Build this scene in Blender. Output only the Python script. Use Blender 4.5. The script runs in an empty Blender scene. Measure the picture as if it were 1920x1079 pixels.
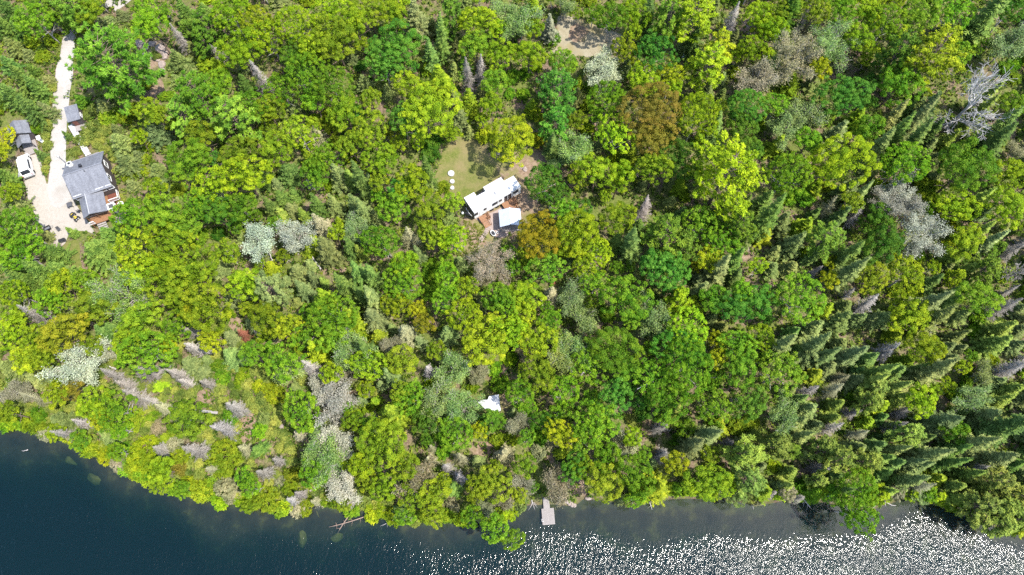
import bpy, math, random
import numpy as np
from mathutils import Vector, Matrix, geometry

# ---------------------------------------------------------------- camera, sky, sun, exposure
SC = bpy.context.scene
CAM_H = 120.0
TILT = math.radians(20.0)          # the drone looks 20 degrees off straight down
FPX = 1290.0                       # focal length in pixels of the 1920 px wide photograph
SUN_ZEN, SUN_AZ = math.radians(29.0), math.radians(-20.0)   # azimuth from +x, counter-clockwise
cam_data = bpy.data.cameras.new('drone_camera')
cam = bpy.data.objects.new('drone_camera', cam_data)
SC.collection.objects.link(cam)
SC.camera = cam
cam.location = (0, 0, CAM_H)
cam.rotation_euler = (TILT, 0, 0)
cam_data.sensor_width = 36.0
cam_data.lens = 36.0 * FPX / 1920.0
cam_data.clip_start = 1.0
cam_data.clip_end = 6000.0

world = bpy.data.worlds.new('World')
SC.world = world
world.use_nodes = True
wn = world.node_tree
bg = wn.nodes['Background']
sky = wn.nodes.new('ShaderNodeTexSky')
sky.sky_type = 'NISHITA'
sky.sun_disc = False
sky.sun_elevation = math.radians(90) - SUN_ZEN
sky.sun_rotation = math.radians(90) - SUN_AZ
wn.links.new(sky.outputs['Color'], bg.inputs['Color'])
bg.inputs['Strength'].default_value = 0.15

sun_data = bpy.data.lights.new('sun', 'SUN')
sun = bpy.data.objects.new('sun', sun_data)
SC.collection.objects.link(sun)
sun_data.energy = 3.1
sun_data.angle = math.radians(0.5)
sun_data.color = (1.0, 0.955, 0.88)
SUN_DIR = Vector((math.sin(SUN_ZEN) * math.cos(SUN_AZ), math.sin(SUN_ZEN) * math.sin(SUN_AZ), math.cos(SUN_ZEN)))
sun.rotation_euler = SUN_DIR.to_track_quat('Z', 'Y').to_euler()

SC.view_settings.view_transform = 'Standard'
SC.view_settings.look = 'None'
SC.view_settings.gamma = 1.0
SC.view_settings.use_curve_mapping = False
SC.view_settings.exposure = 1.65
SC.cycles.max_bounces = 6
SC.cycles.diffuse_bounces = 2
SC.cycles.glossy_bounces = 2
SC.cycles.transmission_bounces = 3
SC.cycles.transparent_max_bounces = 8
SC.cycles.sample_clamp_indirect = 6.0
SC.cycles.use_denoising = False

# ---------------------------------------------------------------- photograph geometry -> metres
CT, ST = math.cos(TILT), math.sin(TILT)

def ray(px, py):
    v, w = (px - 960.0) / FPX, (539.5 - py) / FPX
    return np.array([v, ST + w * CT, -CT + w * ST])

SHORE_PX = [(-420, 700), (-150, 770), (0, 795), (40, 800), (80, 812), (150, 838), (210, 868), (290, 903), (330, 920), (400, 938), (460, 948), (520, 954),
            (580, 948), (640, 952), (700, 960), (740, 970), (800, 980), (870, 976), (940, 974), (985, 948), (1040, 944), (1075, 950), (1092, 935),
            (1150, 940), (1200, 944), (1270, 934), (1350, 934), (1420, 944), (1500, 934), (1560, 942), (1630, 956), (1690, 935), (1740, 940),
            (1790, 958), (1850, 982), (1920, 1000), (2060, 1010), (2400, 990)]
SHORE = np.array([(ray(x, y) * (CAM_H / -ray(x, y)[2]))[:2] for x, y in SHORE_PX])
SHORE = np.vstack([[SHORE[0] + (-3000, 500)], SHORE, [SHORE[-1] + (3000, 300)]])

def shore_dist(P):
    """signed distance to the shoreline, positive on land"""
    P = np.atleast_2d(np.asarray(P, float))
    best = np.full(len(P), 1e9)
    sign = np.ones(len(P))
    for a, b in zip(SHORE[:-1], SHORE[1:]):
        d = b - a
        L2 = d @ d
        t = np.clip(((P - a) @ d) / L2, 0, 1)
        q = a + t[:, None] * d
        r = P - q
        dist = np.hypot(r[:, 0], r[:, 1])
        s = np.where(d[0] * (P[:, 1] - a[1]) - d[1] * (P[:, 0] - a[0]) >= 0, 1.0, -1.0)
        m = dist < best
        best = np.where(m, dist, best)
        sign = np.where(m, s, sign)
    return best * sign

def wob(x, y):
    return (np.sin(x * 0.11 + 1.3) * np.cos(y * 0.13 - 0.4) + 0.6 * np.sin(x * 0.23 + y * 0.17 + 2.0) + 0.5 * np.cos(y * 0.31 - x * 0.12))

def tz(P):
    P = np.atleast_2d(np.asarray(P, float))
    d = shore_dist(P)
    up = np.clip(d, 0, None)
    z = 0.45 * (1 - np.exp(-up / 1.5)) + 0.085 * np.minimum(up, 130) + 0.02 * np.clip(up - 130, 0, 600)
    z = z + wob(P[:, 0], P[:, 1]) * 0.28 * np.clip(up / 12.0, 0, 1)
    dn = np.clip(-d, 0, None)
    shelf = np.clip((P[:, 0] + 5) / 40.0, 0, 1)           # the right-hand shore shelves gently, the left one drops off
    deep = 0.10 * dn + (1 - shelf) * 0.10 * dn + np.clip(dn - (3.2 + 4.8 * shelf + 1.5 * np.sin(P[:, 0] * .35) + 1.2 * np.sin(P[:, 0] * .13 + 1)), 0, 18) * 0.5
    deep = np.minimum(deep, 9.0)
    return np.where(d >= 0, z, -deep)

GX0, GY0, GN, GM = -160, -60, 320, 260
_gx, _gy = np.meshgrid(np.arange(GN + 1) + GX0, np.arange(GM + 1) + GY0)
_P = np.stack([_gx.ravel(), _gy.ravel()], 1)
GZ = tz(_P).reshape(GM + 1, GN + 1).tolist()
GD = shore_dist(_P).reshape(GM + 1, GN + 1).tolist()

def lookup(T, x, y):
    u = min(max(x - GX0, 0), GN - 1e-6); v = min(max(y - GY0, 0), GM - 1e-6)
    i, j = int(u), int(v); u -= i; v -= j
    return (T[j][i] * (1 - u) + T[j][i + 1] * u) * (1 - v) + (T[j + 1][i] * (1 - u) + T[j + 1][i + 1] * u) * v

def tz1(x, y):
    return lookup(GZ, x, y)

def sd1(x, y):
    return lookup(GD, x, y)

def G(px, py, h=0.0):
    """the point h metres above the ground that the photograph shows at pixel (px, py)"""
    r = ray(px, py)
    z = 4.0
    for _ in range(10):
        t = (CAM_H - z - h) / -r[2]
        g = r * t
        z = 0.5 * z + 0.5 * max(tz1(g[0], g[1]), 0.0)
    return Vector((g[0], g[1], z))

def scale_at(p):
    """metres per photograph pixel at a point"""
    q = np.array([p[0], p[1], p[2] - CAM_H])
    return (q @ np.array([0, ST, -CT])) / FPX

def project(p):
    q = np.array([p[0], p[1], p[2] - CAM_H])
    f = q @ np.array([0, ST, -CT])
    return 960 + FPX * q[0] / f, 539.5 - FPX * (q @ np.array([0, CT, ST])) / f

# ---------------------------------------------------------------- helpers
COL = SC.collection

def tag(o, label=None, cat=None, group=None, kind=None):
    if label: o['label'] = label
    if cat: o['category'] = cat
    if group: o['group'] = group
    if kind: o['kind'] = kind
    return o

def thing(name, label, cat, loc, rot=0.0, group=None):
    o = bpy.data.objects.new(name, None)
    o.empty_display_size = 0.3
    o.location = loc
    o.rotation_euler = (0, 0, rot)
    COL.objects.link(o)
    return tag(o, label, cat, group)

class MB:
    """collects polygons; build() links them as one mesh object"""
    def __init__(self):
        self.v, self.f, self.m, self.n = [], [], [], 0

    def add(self, v, f, m=0):
        v = np.asarray(v, float).reshape(-1, 3)
        self.v.append(v)
        self.f += [[i + self.n for i in q] for q in f]
        self.m += [m] * len(f)
        self.n += len(v)
        return self

    def box(self, c, s, rz=0.0, m=0, tilt=None, taper=1.0):
        sx, sy, sz = s[0] / 2, s[1] / 2, s[2] / 2
        V = np.array([(x * (taper if z > 0 else 1), y * (taper if z > 0 else 1), z) for z in (-sz, sz) for x, y in ((-sx, -sy), (sx, -sy), (sx, sy), (-sx, sy))])
        if tilt is not None:
            V = V @ np.array(Matrix.Rotation(tilt[1], 3, tilt[0]).transposed())
        cs, sn = math.cos(rz), math.sin(rz)
        V = V @ np.array([[cs, sn, 0], [-sn, cs, 0], [0, 0, 1]])
        return self.add(V + np.array(c), [(3, 2, 1, 0), (4, 5, 6, 7), (0, 1, 5, 4), (1, 2, 6, 5), (2, 3, 7, 6), (3, 0, 4, 7)], m)

    def tube(self, pts, rad, n=6, m=0, cap=True):
        pts = np.asarray(pts, float)
        k = len(pts)
        rad = np.broadcast_to(np.asarray(rad, float), (k,))
        d = np.gradient(pts, axis=0)
        d /= np.linalg.norm(d, axis=1)[:, None] + 1e-9
        ref = np.array([0, 0, 1.0]) if abs(d[0][2]) < 0.8 else np.array([1.0, 0, 0])
        a = np.cross(d, ref); a /= np.linalg.norm(a, axis=1)[:, None] + 1e-9
        b = np.cross(d, a)
        th = np.arange(n) * 2 * math.pi / n
        V = pts[:, None, :] + rad[:, None, None] * (np.cos(th)[None, :, None] * a[:, None, :] + np.sin(th)[None, :, None] * b[:, None, :])
        F = [(i * n + j, i * n + (j + 1) % n, (i + 1) * n + (j + 1) % n, (i + 1) * n + j) for i in range(k - 1) for j in range(n)]
        if cap:
            F += [tuple(range(n))[::-1], tuple((k - 1) * n + j for j in range(n))]
        return self.add(V.reshape(-1, 3), F, m)

    def lathe(self, prof, n=20, c=(0, 0, 0), m=0, sx=1.0, sy=1.0):
        V = [(c[0] + r * sx * math.cos(2 * math.pi * j / n), c[1] + r * sy * math.sin(2 * math.pi * j / n), c[2] + z) for r, z in prof for j in range(n)]
        F = [(i * n + j, i * n + (j + 1) % n, (i + 1) * n + (j + 1) % n, (i + 1) * n + j) for i in range(len(prof) - 1) for j in range(n)]
        F += [tuple(range(n))[::-1], tuple((len(prof) - 1) * n + j for j in range(n))]
        return self.add(V, F, m)

    def prism(self, poly, z0, z1, m=0):
        n = len(poly)
        V = [(x, y, z0) for x, y in poly] + [(x, y, z1) for x, y in poly]
        return self.add(V, [tuple(range(n))[::-1], tuple(range(n, 2 * n))] + [(i, (i + 1) % n, n + (i + 1) % n, n + i) for i in range(n)], m)

    def slab(self, quad, th, m=0):
        """a board of thickness th below the given planar polygon"""
        q = np.asarray(quad, float)
        nrm = np.cross(q[1] - q[0], q[2] - q[0]); nrm /= np.linalg.norm(nrm)
        if nrm[2] < 0: nrm = -nrm; q = q[::-1]
        n = len(q)
        return self.add(np.vstack([q - nrm * th, q]), [tuple(range(n))[::-1], tuple(range(n, 2 * n))] + [(i, (i + 1) % n, n + (i + 1) % n, n + i) for i in range(n)], m)

    def mesh(self, name, mats, smooth=False, var=None):
        me = bpy.data.meshes.new(name)
        me.from_pydata(np.vstack(self.v).tolist(), [], [tuple(f) for f in self.f])
        for x in (mats if isinstance(mats, (list, tuple)) else [mats]):
            me.materials.append(x)
        if any(self.m):
            me.polygons.foreach_set('material_index', self.m)
        if smooth:
            me.polygons.foreach_set('use_smooth', [True] * len(me.polygons))
        if var is not None:
            at = me.attributes.new('var', 'FLOAT', 'POINT')
            at.data.foreach_set('value', np.asarray(var, np.float32))
        me.update()
        return me

    def build(self, name, mats, parent=None, smooth=False, bevel=0.0, loc=None, rot=0.0):
        o = bpy.data.objects.new(name, self.mesh(name, mats, smooth))
        COL.objects.link(o)
        if parent is not None: o.parent = parent
        if loc is not None: o.location = loc
        if rot: o.rotation_euler = (0, 0, rot)
        if bevel:
            b = o.modifiers.new('bevel', 'BEVEL'); b.width = bevel; b.segments = 2; b.limit_method = 'ANGLE'
        return o

# ---------------------------------------------------------------- materials
def newmat(name):
    m = bpy.data.materials.new(name)
    m.use_nodes = True
    nt = m.node_tree
    return m, nt, nt.nodes['Principled BSDF'], nt.nodes['Material Output']

def N(nt, kind, **kw):
    n = nt.nodes.new(kind)
    for k, v in kw.items():
        if hasattr(n, k) and not k.startswith('in_'):
            setattr(n, k, v)
    return n

def noise(nt, scale, detail=4, rough=0.55, vec=None, dim='3D'):
    n = nt.nodes.new('ShaderNodeTexNoise')
    n.noise_dimensions = dim
    n.inputs['Scale'].default_value = scale
    n.inputs['Detail'].default_value = detail
    n.inputs['Roughness'].default_value = rough
    if vec is not None: nt.links.new(vec, n.inputs['Vector'])
    return n

def ramp(nt, fac, stops, interp='LINEAR'):
    r = nt.nodes.new('ShaderNodeValToRGB')
    r.color_ramp.interpolation = interp
    els = r.color_ramp.elements
    els[0].position, els[0].color = stops[0][0], (*stops[0][1], 1)
    els[1].position, els[1].color = stops[-1][0], (*stops[-1][1], 1)
    for p, c in stops[1:-1]:
        e = els.new(p); e.color = (*c, 1)
    nt.links.new(fac, r.inputs['Fac'])
    return r

def mixc(nt, fac, a, b, mode='MIX'):
    n = nt.nodes.new('ShaderNodeMix')
    n.data_type = 'RGBA'; n.blend_type = mode
    for sock, v in (('Factor', fac),):
        if isinstance(v, (int, float)): n.inputs[0].default_value = v
        else: nt.links.new(v, n.inputs[0])
    for i, v in ((6, a), (7, b)):
        if isinstance(v, tuple): n.inputs[i].default_value = (*v, 1)
        else: nt.links.new(v, n.inputs[i])
    return n.outputs[2]

def objcoord(nt):
    return nt.nodes.new('ShaderNodeTexCoord').outputs['Object']

def worldcoord(nt):
    return nt.nodes.new('ShaderNodeNewGeometry').outputs['Position']

def bump(nt, height, strength, dist=0.05):
    b = nt.nodes.new('ShaderNodeBump')
    b.inputs['Strength'].default_value = strength
    b.inputs['Distance'].default_value = dist
    nt.links.new(height, b.inputs['Height'])
    return b.outputs['Normal']

def simple(name, col, rough=0.6, var=0.25, scale=3.0, metal=0.0, bmp=0.15, spec=0.4, stretch=None):
    m, nt, p, out = newmat(name)
    vec = objcoord(nt)
    if stretch:
        mp = nt.nodes.new('ShaderNodeMapping'); mp.inputs['Scale'].default_value = stretch
        nt.links.new(vec, mp.inputs['Vector']); vec = mp.outputs['Vector']
    n = noise(nt, scale, 6, 0.65, vec)
    lo = tuple(c * (1 - var) for c in col); hi = tuple(min(1, c * (1 + var)) for c in col)
    r = ramp(nt, n.outputs['Fac'], [(0.3, lo), (0.7, hi)])
    nt.links.new(r.outputs['Color'], p.inputs['Base Color'])
    p.inputs['Roughness'].default_value = rough
    p.inputs['Metallic'].default_value = metal
    p.inputs['Specular IOR Level'].default_value = spec
    if bmp: nt.links.new(bump(nt, n.outputs['Fac'], bmp), p.inputs['Normal'])
    return m

def leafmat(name, trans=0.3, hue=0.05, vspread=0.45, rough=0.6, spec=0.1):
    """foliage: the tree's own colour (object colour) with leaf-to-leaf differences, some light through the leaf"""
    m, nt, p, out = newmat(name)
    oi = nt.nodes.new('ShaderNodeObjectInfo')
    at = nt.nodes.new('ShaderNodeAttribute'); at.attribute_name = 'var'
    hs = nt.nodes.new('ShaderNodeHueSaturation')
    def lin(a, b, src):
        mr = nt.nodes.new('ShaderNodeMapRange')
        mr.inputs['To Min'].default_value = a; mr.inputs['To Max'].default_value = b
        nt.links.new(src, mr.inputs['Value'])
        return mr.outputs['Result']
    nz = noise(nt, 0.55, 2, 0.5, objcoord(nt))          # whole boughs differ a little from one another
    sm = nt.nodes.new('ShaderNodeMath'); sm.operation = 'MULTIPLY_ADD'
    nt.links.new(nz.outputs['Fac'], sm.inputs[0]); sm.inputs[1].default_value = 1.6; sm.inputs[2].default_value = -0.8
    s2 = nt.nodes.new('ShaderNodeMath'); s2.operation = 'ADD'
    nt.links.new(sm.outputs[0], s2.inputs[0]); nt.links.new(at.outputs['Fac'], s2.inputs[1])
    nt.links.new(lin(0.5 + hue * 0.55, 0.5 - hue * 0.45, s2.outputs[0]), hs.inputs['Hue'])
    nt.links.new(lin(1 - vspread, 1 + vspread, s2.outputs[0]), hs.inputs['Value'])
    nt.links.new(oi.outputs['Color'], hs.inputs['Color'])
    nt.links.new(hs.outputs['Color'], p.inputs['Base Color'])
    p.inputs['Roughness'].default_value = rough
    p.inputs['Specular IOR Level'].default_value = spec
    tr = nt.nodes.new('ShaderNodeBsdfTranslucent')
    nt.links.new(mixc(nt, 0.6, hs.outputs['Color'], (1.0, 0.95, 0.35), 'MULTIPLY'), tr.inputs['Color'])
    mx = nt.nodes.new('ShaderNodeMixShader'); mx.inputs[0].default_value = trans
    nt.links.new(p.outputs[0], mx.inputs[1]); nt.links.new(tr.outputs[0], mx.inputs[2])
    nt.links.new(mx.outputs[0], out.inputs['Surface'])
    return m

M = {}
M['leaf'] = leafmat('leaf_surface', 0.38, 0.05, 0.4)
M['needle'] = leafmat('needle_surface', 0.2, 0.045, 0.5, 0.6, 0.1)
M['bud'] = leafmat('bud_surface', 0.3, 0.06, 0.55)
M['deadwood'] = leafmat('dead_wood_surface', 0.0, 0.012, 0.4, 0.9, 0.1)
M['bark'] = simple('bark_brown', (0.13, 0.095, 0.07), 0.9, 0.4, 6, bmp=0.5, stretch=(3, 3, 0.6))
M['bark_pale'] = simple('bark_pale_grey', (0.29, 0.265, 0.235), 0.85, 0.3, 5, bmp=0.4, stretch=(2, 2, 0.8))
M['gutter_grey'] = simple('grey_gutter', (0.19, 0.19, 0.2), 0.4, 0.1, 2)
M['lid_white'] = simple('grey_white_lid', (0.36, 0.36, 0.35), 0.6, 0.15, 3)
M['vent_grey'] = simple('grey_vent_plastic', (0.3, 0.3, 0.3), 0.5, 0.1, 3)
M['tarp_white'] = simple('white_tarp', (0.46, 0.46, 0.47), 0.6, 0.12, 1.5, bmp=0.3)
M['white_plank'] = simple('whitewashed_plank', (0.42, 0.41, 0.39), 0.7, 0.2, 3)
M['white_paint'] = simple('white_paint', (0.66, 0.66, 0.65), 0.45, 0.06, 2)
M['trailer_roof'] = simple('trailer_roof_membrane', (0.5, 0.5, 0.495), 0.55, 0.05, 0.8)
M['black'] = simple('black_plastic', (0.02, 0.02, 0.023), 0.45, 0.3, 3)
M['dark_glass'] = simple('dark_window_glass', (0.02, 0.024, 0.03), 0.08, 0.2, 1, bmp=0, spec=0.6)
M['grey_metal'] = simple('grey_metal', (0.35, 0.35, 0.36), 0.35, 0.2, 3, metal=0.7)
M['tan_plank'] = simple('weathered_plank', (0.24, 0.215, 0.2), 0.8, 0.2, 4, bmp=0.3, stretch=(0.6, 6, 1))
M['cedar'] = simple('cedar_plank', (0.22, 0.11, 0.055), 0.65, 0.25, 4, bmp=0.3, stretch=(0.5, 5, 1))
M['redbrown'] = simple('red_brown_deck', (0.13, 0.045, 0.03), 0.6, 0.25, 4, bmp=0.3, stretch=(0.5, 5, 1))
M['siding'] = simple('dark_siding', (0.06, 0.05, 0.048), 0.7, 0.25, 3)
M['stone'] = simple('granite', (0.23, 0.185, 0.16), 0.85, 0.4, 2.2, bmp=0.6)
M['paver'] = simple('pink_paver', (0.25, 0.195, 0.17), 0.85, 0.2, 5, bmp=0.3)
M['yellow'] = simple('yellow_plastic', (0.7, 0.5, 0.04), 0.4, 0.1, 3)
M['tarp_blue'] = simple('blue_tarp', (0.12, 0.2, 0.42), 0.5, 0.3, 2)
M['dark_fabric'] = simple('dark_grey_cover', (0.06, 0.06, 0.068), 0.8, 0.25, 3)
M['rubber'] = simple('rubber', (0.02, 0.02, 0.02), 0.8, 0.2, 5)
M['algae'] = simple('algae_covered_rock', (0.2, 0.15, 0.045), 0.9, 0.35, 1.2, bmp=0.4)
M['rust_rock'] = simple('rusty_underwater_rock', (0.5, 0.19, 0.08), 0.9, 0.3, 1.2, bmp=0.4)

def roofing(name, col, axis_scale):
    m, nt, p, out = newmat(name)
    vec = objcoord(nt)
    br = nt.nodes.new('ShaderNodeTexBrick')
    br.inputs['Scale'].default_value = axis_scale
    br.inputs['Color1'].default_value = (*[c * 0.86 for c in col], 1)
    br.inputs['Color2'].default_value = (*[c * 1.12 for c in col], 1)
    br.inputs['Mortar'].default_value = (*[c * 0.6 for c in col], 1)
    br.inputs['Mortar Size'].default_value = 0.012
    br.inputs['Brick Width'].default_value = 0.32; br.inputs['Row Height'].default_value = 0.16
    nt.links.new(vec, br.inputs['Vector'])
    mp = nt.nodes.new('ShaderNodeMapping'); mp.inputs['Scale'].default_value = (1.1, 0.28, 0.28)
    nt.links.new(vec, mp.inputs['Vector'])
    st = ramp(nt, noise(nt, 1.3, 6, 0.7, mp.outputs['Vector']).outputs['Fac'], [(0.3, (0.62, 0.62, 0.64)), (0.62, (1.08, 1.08, 1.08))])
    nt.links.new(mixc(nt, 1.0, br.outputs['Color'], st.outputs['Color'], 'MULTIPLY'), p.inputs['Base Color'])
    p.inputs['Roughness'].default_value = 0.85
    nt.links.new(bump(nt, br.outputs['Fac'], 0.3, 0.02), p.inputs['Normal'])
    return m
M['shingle'] = roofing('grey_shingle', (0.15, 0.155, 0.172), 1.0)
M['metal_roof'] = simple('pale_metal_roof', (0.34, 0.385, 0.45), 0.5, 0.08, 1.5, metal=0.0, bmp=0.05)

def ground_mat():
    m, nt, p, out = newmat('forest_floor')
    pos = worldcoord(nt)
    n1 = noise(nt, 0.35, 8, 0.65, pos); n2 = noise(nt, 2.6, 8, 0.75, pos); n3 = noise(nt, 0.09, 4, 0.6, pos)
    base = ramp(nt, n2.outputs['Fac'], [(0.28, (0.04, 0.03, 0.02)), (0.46, (0.11, 0.08, 0.052)), (0.60, (0.19, 0.135, 0.095)), (0.76, (0.30, 0.24, 0.19))])
    green = ramp(nt, n2.outputs['Fac'], [(0.3, (0.035, 0.055, 0.01)), (0.7, (0.15, 0.17, 0.04))])
    fac = ramp(nt, n1.outputs['Fac'], [(0.40, (0, 0, 0)), (0.56, (1, 1, 1))])
    c = mixc(nt, fac.outputs['Color'], base.outputs['Color'], green.outputs['Color'])
    # under the water line: brown silt
    sx = nt.nodes.new('ShaderNodeSeparateXYZ'); nt.links.new(pos, sx.inputs[0])
    mr = nt.nodes.new('ShaderNodeMapRange'); mr.inputs['From Min'].default_value = 0.25; mr.inputs['From Max'].default_value = -0.25
    nt.links.new(sx.outputs['Z'], mr.inputs['Value'])
    silt = ramp(nt, n1.outputs['Fac'], [(0.3, (0.03, 0.02, 0.017)), (0.55, (0.065, 0.045, 0.03)), (0.72, (0.16, 0.12, 0.045))])
    c = mixc(nt, mr.outputs['Result'], c, silt.outputs['Color'])
    nt.links.new(c, p.inputs['Base Color'])
    p.inputs['Roughness'].default_value = 0.95
    p.inputs['Specular IOR Level'].default_value = 0.15
    nt.links.new(bump(nt, n2.outputs['Fac'], 0.8, 0.12), p.inputs['Normal'])
    return m
M['ground'] = ground_mat()

def patchmat(name, stops, scale, big=None, bmp=0.3):
    m, nt, p, out = newmat(name)
    pos = worldcoord(nt)
    n = noise(nt, scale, 9, 0.72, pos)
    c = ramp(nt, n.outputs['Fac'], stops).outputs['Color']
    if big:
        n2 = noise(nt, big[0], 6, 0.6, pos)
        f = ramp(nt, n2.outputs['Fac'], [(big[1], (0, 0, 0)), (big[2], (1, 1, 1))])
        c = mixc(nt, f.outputs['Color'], c, big[3])
    nt.links.new(c, p.inputs['Base Color'])
    p.inputs['Roughness'].default_value = 0.95
    p.inputs['Specular IOR Level'].default_value = 0.1
    nt.links.new(bump(nt, n.outputs['Fac'], bmp, 0.06), p.inputs['Normal'])
    return m
M['gravel'] = patchmat('pale_gravel', [(0.25, (0.21, 0.195, 0.172)), (0.5, (0.305, 0.285, 0.26)), (0.75, (0.36, 0.34, 0.315))], 5.0, (0.35, 0.5, 0.8, (0.24, 0.215, 0.185)))
M['yard'] = patchmat('tan_gravel', [(0.25, (0.20, 0.178, 0.146)), (0.5, (0.285, 0.258, 0.22)), (0.75, (0.34, 0.315, 0.28))], 3.0, (0.2, 0.48, 0.72, (0.315, 0.28, 0.25)))
M['lawn'] = patchmat('mown_grass', [(0.25, (0.055, 0.075, 0.015)), (0.5, (0.1, 0.115, 0.026)), (0.75, (0.155, 0.145, 0.05))], 2.2, (0.18, 0.42, 0.68, (0.19, 0.145, 0.075)), 0.8)
M['dirt'] = patchmat('bare_earth', [(0.25, (0.085, 0.06, 0.036)), (0.5, (0.185, 0.13, 0.088)), (0.75, (0.28, 0.215, 0.155))], 1.8, (0.3, 0.5, 0.7, (0.13, 0.14, 0.035)), 0.6)
M['sand'] = patchmat('sandy_earth', [(0.25, (0.16, 0.135, 0.085)), (0.5, (0.225, 0.195, 0.13)), (0.75, (0.28, 0.25, 0.185))], 1.2, (0.3, 0.5, 0.7, (0.17, 0.135, 0.045)), 0.6)

def water_mat():
    m, nt, p, out = newmat('lake_water')
    nt.nodes.remove(p)
    pos = worldcoord(nt)
    at = nt.nodes.new('ShaderNodeAttribute'); at.attribute_name = 'chop'
    mp = nt.nodes.new('ShaderNodeMapping'); mp.inputs['Scale'].default_value = (1.0, 0.55, 1.0); mp.inputs['Rotation'].default_value = (0, 0, 0.3)
    nt.links.new(pos, mp.inputs['Vector'])
    w1 = noise(nt, 2.5, 3, 0.55, mp.outputs['Vector'])
    w2 = noise(nt, 0.45, 2, 0.5, mp.outputs['Vector'])
    add = nt.nodes.new('ShaderNodeMath'); add.operation = 'MULTIPLY_ADD'
    nt.links.new(w2.outputs['Fac'], add.inputs[0]); add.inputs[1].default_value = 1.2; nt.links.new(w1.outputs['Fac'], add.inputs[2])
    b = nt.nodes.new('ShaderNodeBump'); b.inputs['Strength'].default_value = 1.0
    ds = nt.nodes.new('ShaderNodeMath'); ds.operation = 'MULTIPLY'; ds.inputs[1].default_value = 0.25
    nt.links.new(at.outputs['Fac'], ds.inputs[0]); nt.links.new(ds.outputs[0], b.inputs['Distance'])
    nt.links.new(add.outputs[0], b.inputs['Height'])
    fr = nt.nodes.new('ShaderNodeFresnel'); fr.inputs['IOR'].default_value = 1.39
    nt.links.new(b.outputs['Normal'], fr.inputs['Normal'])
    gl = nt.nodes.new('ShaderNodeBsdfGlossy'); rg_ = nt.nodes.new('ShaderNodeMapRange'); rg_.inputs['To Min'].default_value = 0.05; rg_.inputs['To Max'].default_value = 0.15
    nt.links.new(at.outputs['Fac'], rg_.inputs['Value']); nt.links.new(rg_.outputs['Result'], gl.inputs['Roughness'])
    nt.links.new(b.outputs['Normal'], gl.inputs['Normal'])
    tr = nt.nodes.new('ShaderNodeBsdfTransparent'); tr.inputs['Color'].default_value = (0.82, 0.9, 0.88, 1)
    di = nt.nodes.new('ShaderNodeBsdfDiffuse'); di.inputs['Color'].default_value = (0.0003, 0.021, 0.025, 1)   # light scattered back by the lake's own colour
    mx = nt.nodes.new('ShaderNodeMixShader'); mx.inputs[0].default_value = 0.28
    nt.links.new(tr.outputs[0], mx.inputs[1]); nt.links.new(di.outputs[0], mx.inputs[2])
    mg = nt.nodes.new('ShaderNodeMixShader')
    nt.links.new(fr.outputs[0], mg.inputs[0]); nt.links.new(mx.outputs[0], mg.inputs[1]); nt.links.new(gl.outputs[0], mg.inputs[2])
    nt.links.new(mg.outputs[0], out.inputs['Surface'])
    ab = nt.nodes.new('ShaderNodeVolumeAbsorption'); ab.inputs['Color'].default_value = (0.3, 0.55, 0.45, 1); ab.inputs['Density'].default_value = 0.65
    nt.links.new(ab.outputs[0], out.inputs['Volume'])
    return m
M['water'] = water_mat()

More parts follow.
